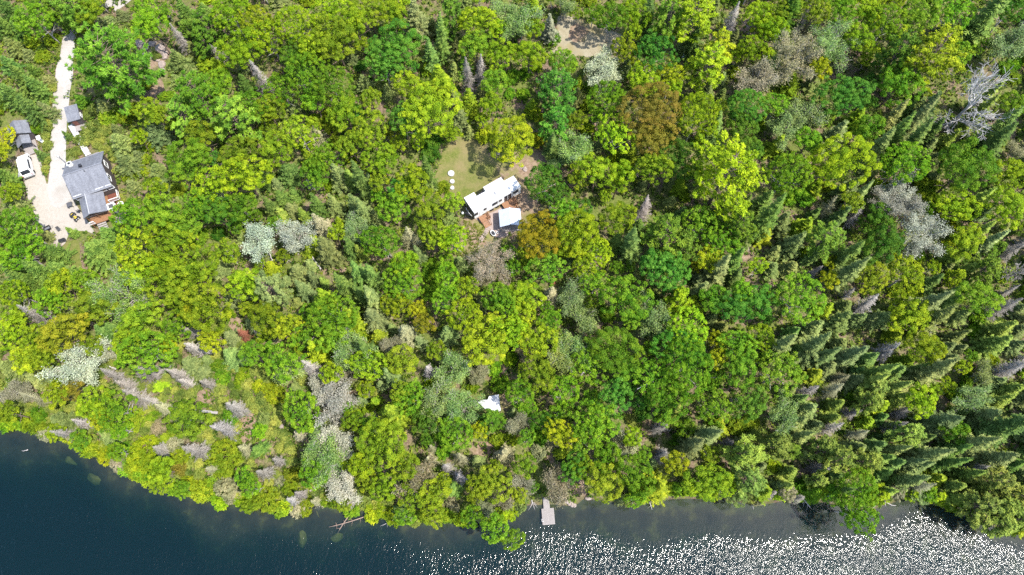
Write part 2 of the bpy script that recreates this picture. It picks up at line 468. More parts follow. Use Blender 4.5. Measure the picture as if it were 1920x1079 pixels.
TREE_ROWS = """
63,27,33,Ag 10,15,25,Sn 20,83,20,Fc 33,143,26,Sn 60,160,24,Sn 52,198,25,Sn 12,172,24,Sn 78,105,16,Uy 203,108,72,Wd 130,10,30,Wm 160,18,24,By 280,45,32,Bg 272,14,22,Ag 335,70,18,Xx 332,108,24,Fc 343,20,24,Sn 385,45,28,Wd 378,72,20,Wd 405,95,16,Xx 443,85,40,Bl 432,18,34,Al 470,32,30,Al 365,168,36,Wd 335,207,30,Wm 435,215,40,Wm 405,158,28,Bg 465,190,30,Ag 275,203,26,Bl 293,104,9,Ug 190,197,20,Fc 150,186,17,Fd 236,168,16,Ug 270,158,14,Uy 205,217,22,Uy 222,266,26,Fc 287,243,28,Fc 233,302,27,Fc 297,320,25,Fc 252,255,15,Bl 347,300,42,Bg 375,253,26,By 443,280,30,By 450,322,40,Bl 400,342,40,Al 285,350,22,Bl 403,297,15,Ae 0,204,14,Uy -5,285,18,Bk 2,326,20,Sn 18,352,19,By 72,287,11,Sn 66,240,14,Ug 162,242,12,Ug 143,283,11,Ug 123,252,8,Sn 160,270,10,Ug 145,262,9,Uy 486,140,24,Xx 623,60,44,By 547,40,38,Al 500,60,34,Al 567,130,40,Ag 623,150,40,Ag 547,97,28,Bd 587,77,34,Bl 667,40,34,Bl 623,15,34,Al 530,167,32,Ag 500,200,28,By 590,187,24,Bg 740,83,48,Be 718,118,34,Ae 690,15,30,By 733,20,30,Bl 780,25,27,Fc 790,62,11,Xt 846,25,28,Wd 823,60,20,Sn 893,35,35,Bl 890,82,32,Bg 946,15,24,Pp 940,95,28,Bl 928,147,25,Bg 823,143,30,Fy 877,142,21,Xx 873,113,18,Fd 877,187,25,Fy 923,195,21,Bl 905,222,14,Bl 793,198,60,Bl 752,213,30,Ae 797,315,17,Sn 812,267,19,Ud 760,155,28,Bl 693,180,20,By 647,207,34,By 693,240,38,By 667,215,17,Ae 713,290,34,Bl 657,265,24,By 557,240,32,Al 593,250,17,Ft 513,273,34,By 613,293,28,Ag 590,322,28,Bg 540,320,28,Fn 497,333,21,Fn 517,343,16,Fc 580,345,11,Xx 632,320,22,Fc 652,330,18,Ff 672,327,20,Sn 692,337,16,Fc 767,327,34,Bl 743,347,20,Ae 713,337,19,By 832,352,15,Uy 980,33,34,Pp 1003,52,20,Bl 993,93,30,Bl 1033,45,18,Ft 1060,5,20,Pp 1130,117,40,Pw 1057,110,26,Ag 1147,22,30,Ag 1193,17,28,Bl 1188,55,17,Bl 1173,90,24,By 1215,25,24,Sn 1227,87,36,Ae 1260,27,34,Wm 1303,25,38,Wl 1350,80,28,Wl 1325,118,38,Wl 1373,33,20,Xx 1343,15,14,Fc 1423,20,25,Al 1427,50,20,Bl 1410,87,26,Bl 1427,140,34,Pt 1207,137,30,Bl 1262,142,27,Al 1140,177,34,Ag 1043,167,42,We 1043,230,28,We 1087,220,19,By 1085,275,36,Pp 1225,190,52,Bo 1238,247,40,Bo 1310,210,44,Al 1260,168,17,Bl 1160,247,38,Al 1410,193,36,Ae 1387,240,32,Bd 1350,237,19,Sn 962,258,44,Bk 1028,335,33,Ad 1120,320,36,Bl 1082,330,18,By 1193,315,14,Xx 1167,320,24,Bl 1233,307,34,By 1277,292,38,Bd 1365,320,68,Wl 1417,277,22,Ad 1453,20,25,By 1453,53,27,Bl 1483,13,27,Fd 1510,27,16,Xx 1533,10,24,By 1493,93,44,Pt 1573,67,40,Pp 1583,17,28,Ag 1627,17,28,Bl 1617,67,28,Bl 1540,123,21,Bk 1670,40,38,Al 1730,22,36,Bg 1800,20,36,Ag 1857,20,34,Sn 1900,18,30,Ad 1690,93,34,Wd 1747,97,56,Wl 1693,147,40,Bg 1590,173,44,Be 1507,207,37,Pp 1473,233,34,Pp 1457,193,24,Ag 1807,97,28,Ag 1903,72,32,Pp 1832,186,74,Kx 1637,230,24,Bg 1680,212,19,Sc 1690,248,20,Sn 1725,215,20,Sc 1745,197,22,Fc 1655,270,20,Sc 1573,245,22,Fc 1725,257,22,Sn 1583,295,54,Bl 1480,320,42,Ag 1523,262,24,Bg 1700,300,42,Ag 1823,310,50,Bg 1883,233,26,Sn 1879,257,26,Sn 1786,255,16,Ff 1795,279,16,Ff 1907,320,30,Bl 1910,277,17,Pt 1690,355,34,Pw 1598,344,19,Fc 1619,360,16,Sc 1857,176,17,Sf 1845,200,17,Sf 1905,190,24,Bg 20,380,28,Fc 33,423,40,Ag 35,473,34,Ag 20,510,28,Sn 67,507,30,Sn 90,470,27,Sn 112,508,26,Sn 50,525,25,Sn 20,542,26,Al 103,533,24,Bk 157,523,26,Ag 130,433,11,Sn 177,468,36,Fn 200,437,23,Fn 247,460,38,Al 253,400,38,Bg 293,393,38,Bg 320,447,44,Bl 293,493,34,Bl 340,420,34,Bg 400,403,34,Bd 450,380,30,Ag 367,375,30,Ag 350,503,44,By 313,530,40,By 420,467,23,Al 410,497,21,Fc 457,527,34,Bl 485,450,34,Pw 552,437,30,Pw 233,547,54,Pp 180,567,38,By 253,510,34,Bl 262,592,38,By 377,560,44,By 320,607,27,Ag 357,587,19,Bk 433,557,21,Fc 277,603,23,Fc 190,617,26,Fn 83,560,27,Ag 100,567,21,Ag 133,570,23,Fc 60,587,26,Xx 10,557,20,Fc 107,623,40,Ba 67,637,28,By 20,593,24,Bl 13,623,27,Bl 37,627,18,Fc 43,663,27,Bl 80,663,27,By 167,647,21,By 143,673,46,Pw 200,660,17,Pw 273,650,46,Ag 233,637,28,Al 363,653,27,Xx 400,640,22,Bk 312,643,17,Bk 452,625,18,Xr 430,630,19,Fc 433,667,26,Fc 273,695,30,Xx 353,683,22,Fc 417,707,17,Ug 467,660,24,Bg 470,603,20,Fc 20,687,28,Fc 60,703,24,Fc 140,710,22,Uy 505,387,22,Sn 525,397,18,Ff 545,390,18,Fc 565,400,14,Ff 590,383,19,Fn 600,417,23,Ft 610,463,28,Fc 623,380,19,Fc 667,380,23,Fc 679,392,20,Sc 699,402,16,Fc 733,387,29,Bg 663,427,27,Pp 655,460,18,Fn 675,470,14,Ff 623,437,17,Bl 720,450,34,Ag 770,447,26,Xt 813,443,30,By 800,387,34,By 843,440,27,Al 853,377,19,By 753,522,38,Ag 763,492,26,Bl 693,513,23,Sn 667,507,21,Sn 647,533,25,Sn 675,548,19,Sn 697,555,23,Sc 507,540,34,Wc 557,507,23,Fc 585,517,15,Fc 605,527,12,Ff 567,540,20,Fc 603,560,27,Fy 623,582,44,Ag 660,600,26,Fy 700,593,28,Fc 740,573,27,Bk 760,620,24,Ft 793,603,20,Ba 840,623,21,Fc 735,645,20,Pt 840,520,27,Ag 835,560,27,Ag 873,533,23,By 910,487,40,Pt 933,553,30,Ag 870,593,32,Al 903,633,48,Bl 943,620,34,Al 947,567,26,Ag 500,587,34,By 533,613,27,Bk 570,623,21,Ag 620,627,31,Bg 590,650,27,Fy 660,660,37,Pp 520,680,36,Ag 543,697,27,Pp 580,690,23,Xx 613,693,21,Bl 685,653,21,Sn 705,663,16,Ff 693,682,33,Al 747,677,28,By 802,692,19,Xv 813,660,20,By 853,687,34,Pp 727,700,23,Fc 482,625,10,Xx 1003,433,44,Ba 1087,433,44,Bl 1057,397,21,Bg 1120,473,29,Al 1107,497,26,Al 1033,500,33,Ag 1080,477,17,Fc 1037,523,10,Xr 1093,393,23,Ad 1160,403,34,By 1207,385,27,Xx 1190,453,27,Sn 1253,433,40,Wm 1280,460,29,Wm 1313,413,33,Ag 1390,417,33,Wm 1353,453,37,Ag 1330,483,26,Bk 1233,503,40,Be 1263,507,33,Ae 1120,523,27,Ag 1173,550,44,Bg 1077,550,31,Pp 987,550,34,Bl 980,573,27,Bl 1033,547,19,Ft 1030,600,23,Ag 1090,593,29,Pp 1270,560,24,Wl 1317,547,21,Fc 1353,500,22,Sc 1380,487,20,Sn 1427,500,17,Al 1343,560,27,Bg 1377,573,34,Be 1393,547,21,Bg 1427,560,34,Be 1233,600,40,Pp 1293,613,40,Al 1267,650,44,Ae 1160,647,46,Bg 1073,647,37,Pp 1060,670,33,Pp 1000,640,34,Bl 990,662,19,Pt 967,613,24,Bl 1103,682,34,Ag 1013,700,31,By 1293,680,54,Ag 1227,707,38,Ag 1177,693,28,Bg 1390,640,31,Ag 1427,627,26,Al 1347,640,17,Bk 1347,670,19,Bk 1393,687,38,Bg 1451,397,23,Sn 1472,413,20,Fc 1555,385,22,Xt 1600,373,21,By 1605,400,22,Xx 1687,380,38,Pw 1737,437,42,Pw 1707,410,16,Bo 1647,400,24,Bd 1550,443,36,Wm 1493,450,22,Fc 1673,450,38,Bd 1600,470,20,Sn 1500,560,48,Ag 1530,508,14,Xx 1557,523,18,Bk 1600,503,22,Sc 1647,520,31,By 1705,513,34,Al 1713,593,37,Bl 1625,567,28,Xx 1580,602,22,Fc 1590,550,14,Xx 1527,613,23,Fc 1534,647,21,Sc 1555,663,18,Sc 1467,650,22,Sc 1460,700,40,Ag 1673,657,27,Xv 1740,617,20,Xx 1740,653,34,Bl 1797,628,16,Fc 1779,652,16,Fc 1803,383,34,Bl 1831,374,19,Sf 1852,390,16,Fc 1897,387,38,Bl 1817,447,34,Bl 1841,431,18,Sf 1862,447,16,Sc 1799,481,19,Ff 1814,505,19,Ff 1793,520,16,Wl 1907,467,22,Xx 1907,512,20,Kx 1850,503,26,Wm 1847,560,34,Bg 1887,573,23,Xx 1884,615,23,Ff 1875,639,23,Ff 1757,560,22,Sc 1760,600,23,Sc 1845,697,23,Pp 1900,690,24,Xv 1657,691,20,Sf 1643,715,20,Sf 1580,710,21,Xt 1757,693,27,Sc 1607,660,20,Sc 20,735,22,Pt 13,773,22,By 73,777,17,Ug 130,728,19,Bo 97,737,23,By 113,787,25,Fc 118,812,19,Xx 167,753,30,Bl 213,763,37,Ag 250,743,26,Xx 187,790,19,Bk 197,813,23,Fc 213,845,17,Ag 273,853,38,Uy 253,787,23,Uy 300,800,17,Ut 310,770,22,Xt 350,780,40,By 440,763,25,Xx 415,803,28,Xv 363,840,26,Xx 330,835,18,Ut 433,785,18,Ug 300,880,24,Bl 337,880,14,Uo 417,860,38,Uy 377,920,24,Uy 423,913,24,Ut 467,915,19,Ag 352,905,16,Uk 340,855,20,Uy 493,882,23,Xx 560,763,37,Ag 513,737,23,Uk 487,807,15,Ug 515,790,12,Uy 530,812,11,Uy 500,765,12,Uy 627,740,42,Pw 595,728,24,Pw 647,767,14,Ag 667,780,21,By 560,812,15,Ft 597,847,46,Pp 623,830,30,Pw 580,880,28,Bg 640,913,34,Pw 633,885,11,Xx 547,937,16,Xv 500,937,26,Uy 547,915,20,Uy 738,775,36,Fy 720,833,46,By 697,803,19,Ag 753,740,23,By 770,743,30,Ag 813,763,37,Pp 863,767,34,Pp 857,810,33,Ag 797,793,26,Bd 925,787,23,Wd 897,807,17,Bk 780,890,37,Pt 803,862,20,Xt 865,857,23,Xt 863,892,21,Xv 897,863,17,Fc 945,850,21,Ft 763,970,19,Ag 810,965,23,By 767,935,27,By 720,907,29,By 813,923,28,By 883,970,21,Ag 850,950,14,Ut 923,907,33,By 913,947,19,Pt 930,990,26,Ag 960,1010,20,Ag 893,907,23,By 945,935,21,Pt 675,870,24,Bl 690,900,20,By 760,870,26,By 970,793,21,Pt 987,820,17,Ag 980,740,28,Ag 1053,737,30,Ag 1057,810,29,Bk 1023,790,21,Bd 1100,787,36,Ag 1127,793,36,Ag 1153,740,33,Be 1037,833,14,Ut 1010,847,17,Ut 987,873,23,By 980,910,21,Pt 970,933,17,By 1043,908,30,Pt 997,913,11,Ag 1077,870,28,Bd 1093,883,23,By 1133,860,28,Bg 1140,907,38,By 1190,887,34,Bg 1190,935,19,Ag 1173,830,27,Pt 1193,817,19,Bl 1243,803,25,Xx 1240,850,22,Xv 1260,753,44,Bg 1271,774,19,Sf 1292,790,16,Ff 1287,805,17,Ag 1273,870,24,Bk 1233,910,33,Fy 1337,763,34,Ag 1325,810,24,Sc 1305,833,22,Sc 1333,893,37,By 1360,913,19,Al 1367,833,18,Xx 1400,850,33,Wf 1393,827,13,Fc 1420,813,14,Ff 1407,903,31,Wf 1410,753,33,Bd 1377,750,11,Xx 1095,823,25,Ag 1473,773,37,Pp 1483,730,16,Fc 1457,830,28,Wf 1520,733,18,Xx 1567,730,20,Xt 1571,758,16,Ff 1564,782,16,Ff 1500,791,17,Sc 1511,815,17,Sc 1523,767,20,Fc 1563,803,20,Xx 1613,810,20,Xt 1607,773,18,Xx 1645,728,24,Wf 1635,752,24,Wf 1653,760,20,Fy 1682,721,17,Sf 1695,745,17,Sf 1737,753,29,Bl 1654,781,14,Fn 1675,797,12,Fc 1693,770,19,Xx 1680,797,18,Xx 1707,813,27,Wf 1777,787,28,Sc 1800,807,26,Bg 1840,740,34,Pp 1850,780,26,Fc 1900,728,20,Ff 1878,752,20,Ff 1897,803,36,Sn 1550,843,27,Wf 1540,880,24,Xx 1580,860,29,Wf 1649,835,16,Sn 1657,859,16,Sn 1627,863,26,Wf 1691,841,16,Sc 1714,865,16,Sc 1725,875,19,Sc 1713,899,19,Sc 1757,853,23,Sc 1798,841,17,Sn 1794,865,17,Sn 1840,830,25,Sc 1833,877,22,Xx 1873,860,27,Sc 1826,888,16,Sf 1855,912,16,Sf 1873,907,31,Wf 1792,911,19,Ff 1800,935,19,Ff 1727,913,22,Xt 1566,891,16,Sn 1579,915,16,Sn 1607,920,43,Ag 1613,955,36,Ag 1567,930,21,Ag 1670,920,14,Sf 1486,885,17,Ff 1476,909,17,Ff 1460,910,13,Fc 1533,903,19,Wf 1840,950,33,Wf 1880,953,33,Wf 1873,983,27,Wf 1907,933,28,Wf 1913,975,24,Wf 1500,935,15,Xx 1447,928,14,Xx 88,300,8,Ug 86,318,8,Uy 90,272,9,Ug 86,256,9,Uy 92,238,9,Ug 94,208,8,Uy 84,225,10,Ug 98,165,9,Uy 90,185,10,Ug 165,255,11,Uy 178,236,12,Ul 190,252,12,Uy 203,240,12,Ug 182,268,12,Uy 196,280,11,Ug 214,292,12,Uc 163,216,10,Ul 176,206,12,Uy 215,240,13,Fc 240,330,14,Uy 222,318,10,Uc 245,345,14,Fc 225,372,9,Ug 262,320,13,Uy 258,290,14,Fc 270,300,13,Uy 308,345,16,Fc 322,230,14,By 250,200,14,By 300,215,18,By 310,180,14,Ug 232,722,22,Xx 292,665,16,Xt 332,700,20,Xx 385,720,18,Xx 455,842,18,Xt 520,862,16,Xx 395,880,18,Xt 300,842,20,Xx 150,790,18,Xx 60,745,18,Xt 560,925,18,Xx 655,945,14,Xx 590,940,14,Xt
"""
# ---------------------------------------------------------------- ground, lake, drive, lawn
def axis(lo, hi, step, far):
    inner = np.arange(lo, hi + step, step)
    outer = np.array([8, 20, 45, 100, 220, 500, 1100, 2400.0])
    return np.concatenate([(lo - outer)[::-1], inner, hi + outer])

def grid_obj(name, xs, ys, zfun, mat, attr=None):
    X, Y = np.meshgrid(xs, ys)
    P = np.stack([X.ravel(), Y.ravel()], 1)
    Z = zfun(P)
    nx, ny = len(xs), len(ys)
    i, j = np.meshgrid(np.arange(nx - 1), np.arange(ny - 1))
    a = (j * nx + i).ravel()
    F = np.stack([a, a + 1, a + nx + 1, a + nx], 1)
    me = bpy.data.meshes.new(name)
    me.from_pydata(np.column_stack([P, Z]).tolist(), [], F.tolist())
    me.polygons.foreach_set('use_smooth', [True] * len(me.polygons))
    me.materials.append(mat)
    if attr:
        at = me.attributes.new(attr[0], 'FLOAT', 'POINT'); at.data.foreach_set('value', attr[1](P).astype(np.float32))
    o = bpy.data.objects.new(name, me)
    COL.objects.link(o)
    return o

XS, YS = axis(-125, 125, 1.0, 1), axis(-30, 150, 1.0, 1)
tag(grid_obj('ground', XS, YS, tz, M['ground']), 'forest floor of leaf litter and moss sloping down into the lake', kind='structure')

def chop(P):
    d = -shore_dist(P)
    x = P[:, 0]
    lee = np.clip((d - .2 - 3.6 * np.exp(-((x - 38) / 26) ** 2) + .8 * np.sin(x * .21)) / (4.0 + 4 * np.exp(-((x - 20) / 30) ** 2)), 0, 1)
    w = np.clip((x + 34) / 70, 0, 1)                   # the wind comes in from the open right-hand side
    return (0.06 + 0.94 * lee * lee * (3 - 2 * lee)) * (.52 + .48 * w * w * (3 - 2 * w)) * (.86 + .16 * np.sin(x * .19 + P[:, 1] * .5 + 1.5 * np.sin(P[:, 1] * .3)) * np.cos(P[:, 1] * .41 - x * .07))
lake = grid_obj('water', axis(-125, 125, 2.0, 1), axis(-30, 60, 1.5, 1), lambda P: np.zeros(len(P)), M['water'], ('chop', chop))
tag(lake, 'dark blue lake with sun glitter spreading toward the steep forest shore', kind='structure')

def smooth_noise_1d(rng, n, amp):
    a = rng.normal(0, 1, n)
    for _ in range(2):
        a = (np.roll(a, 1) + a * 2 + np.roll(a, -1)) / 4
    return a * amp

def drape(name, poly_px, mat, off=0.05, step=0.9, rough=0.25, seed=1, cell=1.0):
    """a sheet laid on the ground, with a slightly ragged outline"""
    rng = np.random.default_rng(seed)
    pts = [np.array(G(x, y))[:2] for x, y in poly_px]
    out = []
    for a, b in zip(pts, pts[1:] + pts[:1]):
        k = max(1, int(np.linalg.norm(b - a) / step))
        out += [a + (b - a) * t / k for t in range(k)]
    out = np.array(out)
    nrm = np.roll(out, -1, 0) - np.roll(out, 1, 0)
    nrm = np.stack([-nrm[:, 1], nrm[:, 0]], 1) / (np.linalg.norm(nrm, axis=1)[:, None] + 1e-6)
    out = out + nrm * smooth_noise_1d(rng, len(out), rough)[:, None]
    lo, hi = out.min(0), out.max(0)
    gx, gy = np.meshgrid(np.arange(lo[0] + .5, hi[0], cell), np.arange(lo[1] + .5, hi[1], cell))
    Q = np.stack([gx.ravel(), gy.ravel()], 1)
    inside = np.zeros(len(Q), bool)
    for a, b in zip(out, np.roll(out, -1, 0)):
        c = ((a[1] > Q[:, 1]) != (b[1] > Q[:, 1]))
        with np.errstate(divide='ignore', invalid='ignore'):
            xx = (b[0] - a[0]) * (Q[:, 1] - a[1]) / (b[1] - a[1]) + a[0]
        inside ^= c & (Q[:, 0] < xx)
    Q = Q[inside]
    n = len(out)
    allp = [Vector(p) for p in out] + [Vector(p) for p in Q]
    r = geometry.delaunay_2d_cdt(allp, [(i, (i + 1) % n) for i in range(n)], [], 1, 1e-4)
    V = np.array([(v[0], v[1]) for v in r[0]])
    Z = tz(V) + off
    me = bpy.data.meshes.new(name)
    me.from_pydata(np.column_stack([V, Z]).tolist(), [], [list(f) for f in r[2]])
    me.polygons.foreach_set('use_smooth', [True] * len(me.polygons))
    me.materials.append(mat)
    o = bpy.data.objects.new(name, me)
    COL.objects.link(o)
    return o

YARD = [(40, 292), (74, 288), (80, 318), (87, 345), (93, 345), (99, 330), (122, 345), (136, 372), (152, 398), (170, 424), (178, 440), (145, 434), (128, 440), (121, 456),
        (106, 470), (92, 452), (78, 427), (65, 405), (55, 380), (48, 350), (42, 320)]
DRIVE = [(88, 358), (93, 320), (95, 280), (98, 220), (101, 175), (106, 132), (113, 106), (116, 80), (126, 58), (139, 50), (145, 60), (141, 95), (138, 112), (136, 142), (132, 170),
         (129, 200), (126, 240), (125, 290), (125, 345), (134, 375), (112, 392), (95, 385)]
LAWN = [(858, 252), (872, 246), (892, 246), (902, 262), (910, 285), (930, 310), (938, 330), (905, 352), (888, 372), (862, 385), (838, 378), (822, 362), (815, 340), (824, 308), (832, 278)]
BARE = [(905, 305), (940, 290), (985, 290), (1030, 284), (1040, 295), (1022, 316), (1000, 345), (1012, 380), (1020, 402), (985, 420), (955, 440), (925, 455), (905, 470), (868, 480), (862, 455), (870, 425), (872, 390), (885, 370), (905, 350), (938, 330)]
SAND = [(1046, 22), (1078, 28), (1100, 44), (1134, 54), (1168, 70), (1160, 98), (1122, 112), (1085, 106), (1060, 112), (1036, 100), (1040, 50)]
tag(drape('yard', YARD, M['yard'], 0.05, seed=2), 'tan gravel parking yard beside the grey house', kind='structure')
tag(drape('driveway', DRIVE, M['gravel'], 0.075, seed=3, rough=0.15), 'white gravel driveway leading down to the grey house', kind='structure')
tag(drape('road', [(196, 14), (212, 16), (216, 22), (232, 11), (262, -12), (205, -14)], M['gravel'], 0.06, seed=4), 'short stretch of white gravel road at the top edge', kind='structure')
tag(drape('path', [(124, 452), (143, 446), (150, 470), (152, 505), (134, 512), (118, 478), (110, 466)], M['lawn'], 0.055, seed=5, rough=0.4), 'grassy tan path leaving the gravel yard toward the lake', kind='structure')
tag(drape('lawn', LAWN, M['lawn'], 0.075, seed=6), 'mown lawn with bare patches in the clearing beside the trailer', kind='structure')
tag(drape('dirt_ground', BARE, M['dirt'], 0.05, seed=7, rough=0.5), 'bare brown earth around the trailer and its decks', kind='structure')
tag(drape('sand_ground', SAND, M['sand'], 0.05, seed=8, rough=0.5), 'sandy bare slope among trees at the top edge', kind='structure')
for k, (x, y, rx, ry) in enumerate([(292, 165, 16, 22), (285, 100, 34, 30), (625, 505, 26, 12), (720, 645, 42, 11), (655, 550, 16, 12), (390, 745, 20, 16), (462, 800, 22, 34), (500, 830, 20, 26),
                                    (905, 840, 26, 13), (1395, 470, 22, 16), (1410, 535, 16, 14), (1110, 245, 16, 16), (985, 120, 14, 20), (1015, 165, 16, 18), (1090, 890, 10, 30), (950, 750, 16, 14),
                                    (445, 610, 14, 16), (100, 52, 18, 14), (1675, 885, 16, 14), (1825, 275, 22, 9), (1540, 825, 22, 10), (1035, 850, 18, 28), (860, 470, 26, 14), (230, 800, 10, 14), (945, 700, 18, 16), (1105, 630, 14, 10), (1085, 60, 20, 20)]):
    rr = np.random.default_rng(40 + k)
    poly = [(x + rx * math.cos(t) * rr.uniform(.75, 1.2), y + ry * math.sin(t) * rr.uniform(.75, 1.2)) for t in np.linspace(0, 2 * math.pi, 12, endpoint=False)]
    tag(drape('dirt_ground', poly, M['dirt'], 0.04 + 0.0007 * k, seed=60 + k, rough=0.35), 'patch of bare reddish earth showing between trees', kind='structure')

# ---------------------------------------------------------------- buildings and other made things
def frame_quad(A, B, C, D, h):
    """corners A,B,C,D in the photo of a rectangle h metres up: centre, angle of A->D, length along A->D, width along A->B"""
    a, b, c, d = [np.array(G(x, y, h))[:2] for x, y in (A, B, C, D)]
    ctr = (a + b + c + d) / 4
    u = (d - a) + (c - b); v = (b - a) + (c - d)
    ang = math.atan2(u[1], u[0])
    return Vector((ctr[0], ctr[1], tz1(*ctr))), ang, np.linalg.norm(u) / 2, np.linalg.norm(v) / 2

def gable_roof(L, W, z_eave, rise, over, th=0.16, ridge='x'):
    """two slabs; the ridge runs along local x (length L)"""
    mb = MB()
    lx, wy = L / 2 + over, W / 2 + over
    zo = z_eave - rise * over / (W / 2)
    for s in (-1, 1):
        q = [(-lx, s * wy, zo), (lx, s * wy, zo), (lx, 0, z_eave + rise), (-lx, 0, z_eave + rise)]
        q = [(y, x, z) for x, y, z in q] if ridge == 'y' else q
        mb.slab(q, th)
    return mb

def gable_wall(L, W, z0, z_eave, rise, ridge='x'):
    l, w = L / 2, W / 2
    P = [(-w, z0), (w, z0), (w, z_eave - 0.12), (0, z_eave + rise - 0.14), (-w, z_eave - 0.12)]
    V = [(-l, y, z) for y, z in P] + [(l, y, z) for y, z in P]
    if ridge == 'y': V = [(y, x, z) for x, y, z in V]
    return MB().add(V, [(0, 1, 2, 3, 4)[::-1], (5, 6, 7, 8, 9)] + [(i, (i + 1) % 5, 5 + (i + 1) % 5, 5 + i) for i in range(5)])

def window(parent, c, w, h, nrm, fm='white_paint', name='window', sash=True):
    """c centre on the wall, nrm in ('x+','x-','y+','y-'); a frame proud of the wall, the pane 2 cm behind its face"""
    s = 1 if nrm[1] == '+' else -1
    mb = MB(); t = 0.1
    def bx(o, sz, depth, off):
        if nrm[0] == 'y': return ((c[0] + o[0], c[1] + s * off, c[2] + o[1]), (sz[0], depth, sz[1]))
        return ((c[0] + s * off, c[1] + o[0], c[2] + o[1]), (depth, sz[0], sz[1]))
    for o, sz in (((0, h / 2), (w + 2 * t, t)), ((0, -h / 2), (w + 2 * t, t)), ((-w / 2 - t / 2, 0), (t, h - t)), ((w / 2 + t / 2, 0), (t, h - t))):
        mb.box(*bx(o, sz, 0.12, 0.03))
    if sash: mb.box(*bx((0, 0), (0.05, h - t), 0.08, 0.03))
    f = mb.build(name, M[fm], parent)
    MB().box(*bx((0, 0), (w, h - t), 0.04, 0.02)).build('pane', M['dark_glass'], f)
    return f

def deck(parent, x0, x1, y0, y1, z, zg, mat, name='deck', along='x', plank=0.15):
    mb = MB()
    if along == 'x':
        n = max(1, int(round((y1 - y0) / plank))); w = (y1 - y0) / n
        for i in range(n): mb.box(((x0 + x1) / 2, y0 + (i + .5) * w, z - .02), (x1 - x0, w - .018, .04))
    else:
        n = max(1, int(round((x1 - x0) / plank))); w = (x1 - x0) / n
        for i in range(n): mb.box((x0 + (i + .5) * w, (y0 + y1) / 2, z - .02), (w - .018, y1 - y0, .04))
    mb.box(((x0 + x1) / 2, (y0 + y1) / 2, z - .13), (x1 - x0 - .06, y1 - y0 - .06, .16))
    for x in (x0 + .15, x1 - .15):
        for y in (y0 + .15, y1 - .15):
            mb.box((x, y, (z - .22 + zg) / 2), (.12, .12, z - .22 - zg))
    return mb.build(name, M[mat], parent)

def railing(parent, pts, z, mat, hgt=0.95, name='railing', gap=1.2):
    mb = MB()
    for a, b in zip(pts[:-1], pts[1:]):
        a, b = np.array(a, float), np.array(b, float)
        L = np.linalg.norm(b - a); ang = math.atan2(b[1] - a[1], b[0] - a[0]); m = (a + b) / 2
        mb.box((m[0], m[1], z + hgt), (L, .09, .05), ang); mb.box((m[0], m[1], z + .12), (L - .1, .04, .07), ang)
        k = max(1, int(L / gap))
        for i in range(k + 1):
            p = a + (b - a) * i / k
            mb.box((p[0], p[1], z + hgt / 2 - .015), (.085, .085, hgt - .03), ang)
        for i in range(int(L / .16)):
            p = a + (b - a) * (i + .5) / int(L / .16)
            mb.box((p[0], p[1], z + .5), (.03, .03, .68), ang)
    return mb.build(name, M[mat], parent)

def steps(parent, x0, x1, y, dy, n, z_top, rise, mat, name='steps'):
    mb = MB()
    for i in range(n):
        z = z_top - rise * (i + 1)
        mb.box(((x0 + x1) / 2, y + dy * (i + .5), z - .03), (x1 - x0, abs(dy) * .94, .06))
        mb.box(((x0 + x1) / 2, y + dy * (i + .06), z - rise / 2 - .04), (x1 - x0 - .06, .03, rise - .02))
    return mb.build(name, M[mat], parent)

# the grey house: ridge along local x, lake side towards local -y
c, a, L, W = frame_quad((117, 307), (144, 376), (213, 347), (186, 282), 3.5)
L -= .7; W -= .7
H = thing('house', 'grey shingle-roofed house with a porch beside the gravel driveway', 'house', c, a)
ZE = 3.6
gable_wall(L, W, -1.2, ZE, 1.9).build('wall', M['siding'], H)
rf = gable_roof(L, W, ZE, 1.9, .35).build('roof', M['shingle'], H)
MB().box((0, 0, ZE + 1.93), (L + .7, .26, .05)).build('ridge_cap', M['shingle'], rf)
MB().box((-.2, .95, ZE + 1.72), (.42, .42, .42)).box((-.2, .95, ZE + 1.96), (.52, .52, .06)).build('roof_vent', M['black'], rf)
MB().tube([(.35, -.5, ZE + 1.4), (.35, -.5, ZE + 2.05)], .06, 8).build('vent_pipe', M['black'], rf)
for s in (-1, 1):
    MB().box((0, s * (W / 2 + .40), ZE - .22), (L + .7, .1, .12)).build('gutter', M['gutter_grey'], H)
ch = MB().box((-L / 2 + .95, W / 2 - 1.0, ZE + .8), (.7, .7, .9)).box((-L / 2 + .95, W / 2 - 1.0, ZE + 1.29), (.84, .84, .08)).build('chimney', M['white_paint'], H)
MB().box((-L / 2 + .95, W / 2 - 1.0, ZE + 1.36), (.5, .5, .06)).build('chimney_top', M['black'], ch)
MB().tube([(-L / 2 + .35, W / 2 - .45, ZE - .2), (-L / 2 + .35, W / 2 - .45, ZE + 3.2)], .1, 10).lathe([(.18, 0), (.18, .2), (.02, .32)], 10, (-L / 2 + .35, W / 2 - .45, ZE + 3.2)).build('stove_pipe', M['grey_metal'], H)
for x in (-2.6, 1.4, 3.0):
    window(H, (x, -W / 2, 2.9), 1.3 if x < 2 else .9, 1.3, 'y-')
for y in (-1.5, 1.5):
    window(H, (-L / 2, y, 2.8), 1.0, 1.2, 'x-')
    window(H, (L / 2, y, 2.8), 1.0, 1.2, 'x+')
d_ = MB().box((.0, -W / 2 - .03, 1.55), (1.0, .08, 2.1)).build('door', M['white_paint'], H)
MB().box((.38, -W / 2 - .1, 1.5), (.05, .06, .14)).build('handle', M['grey_metal'], d_)
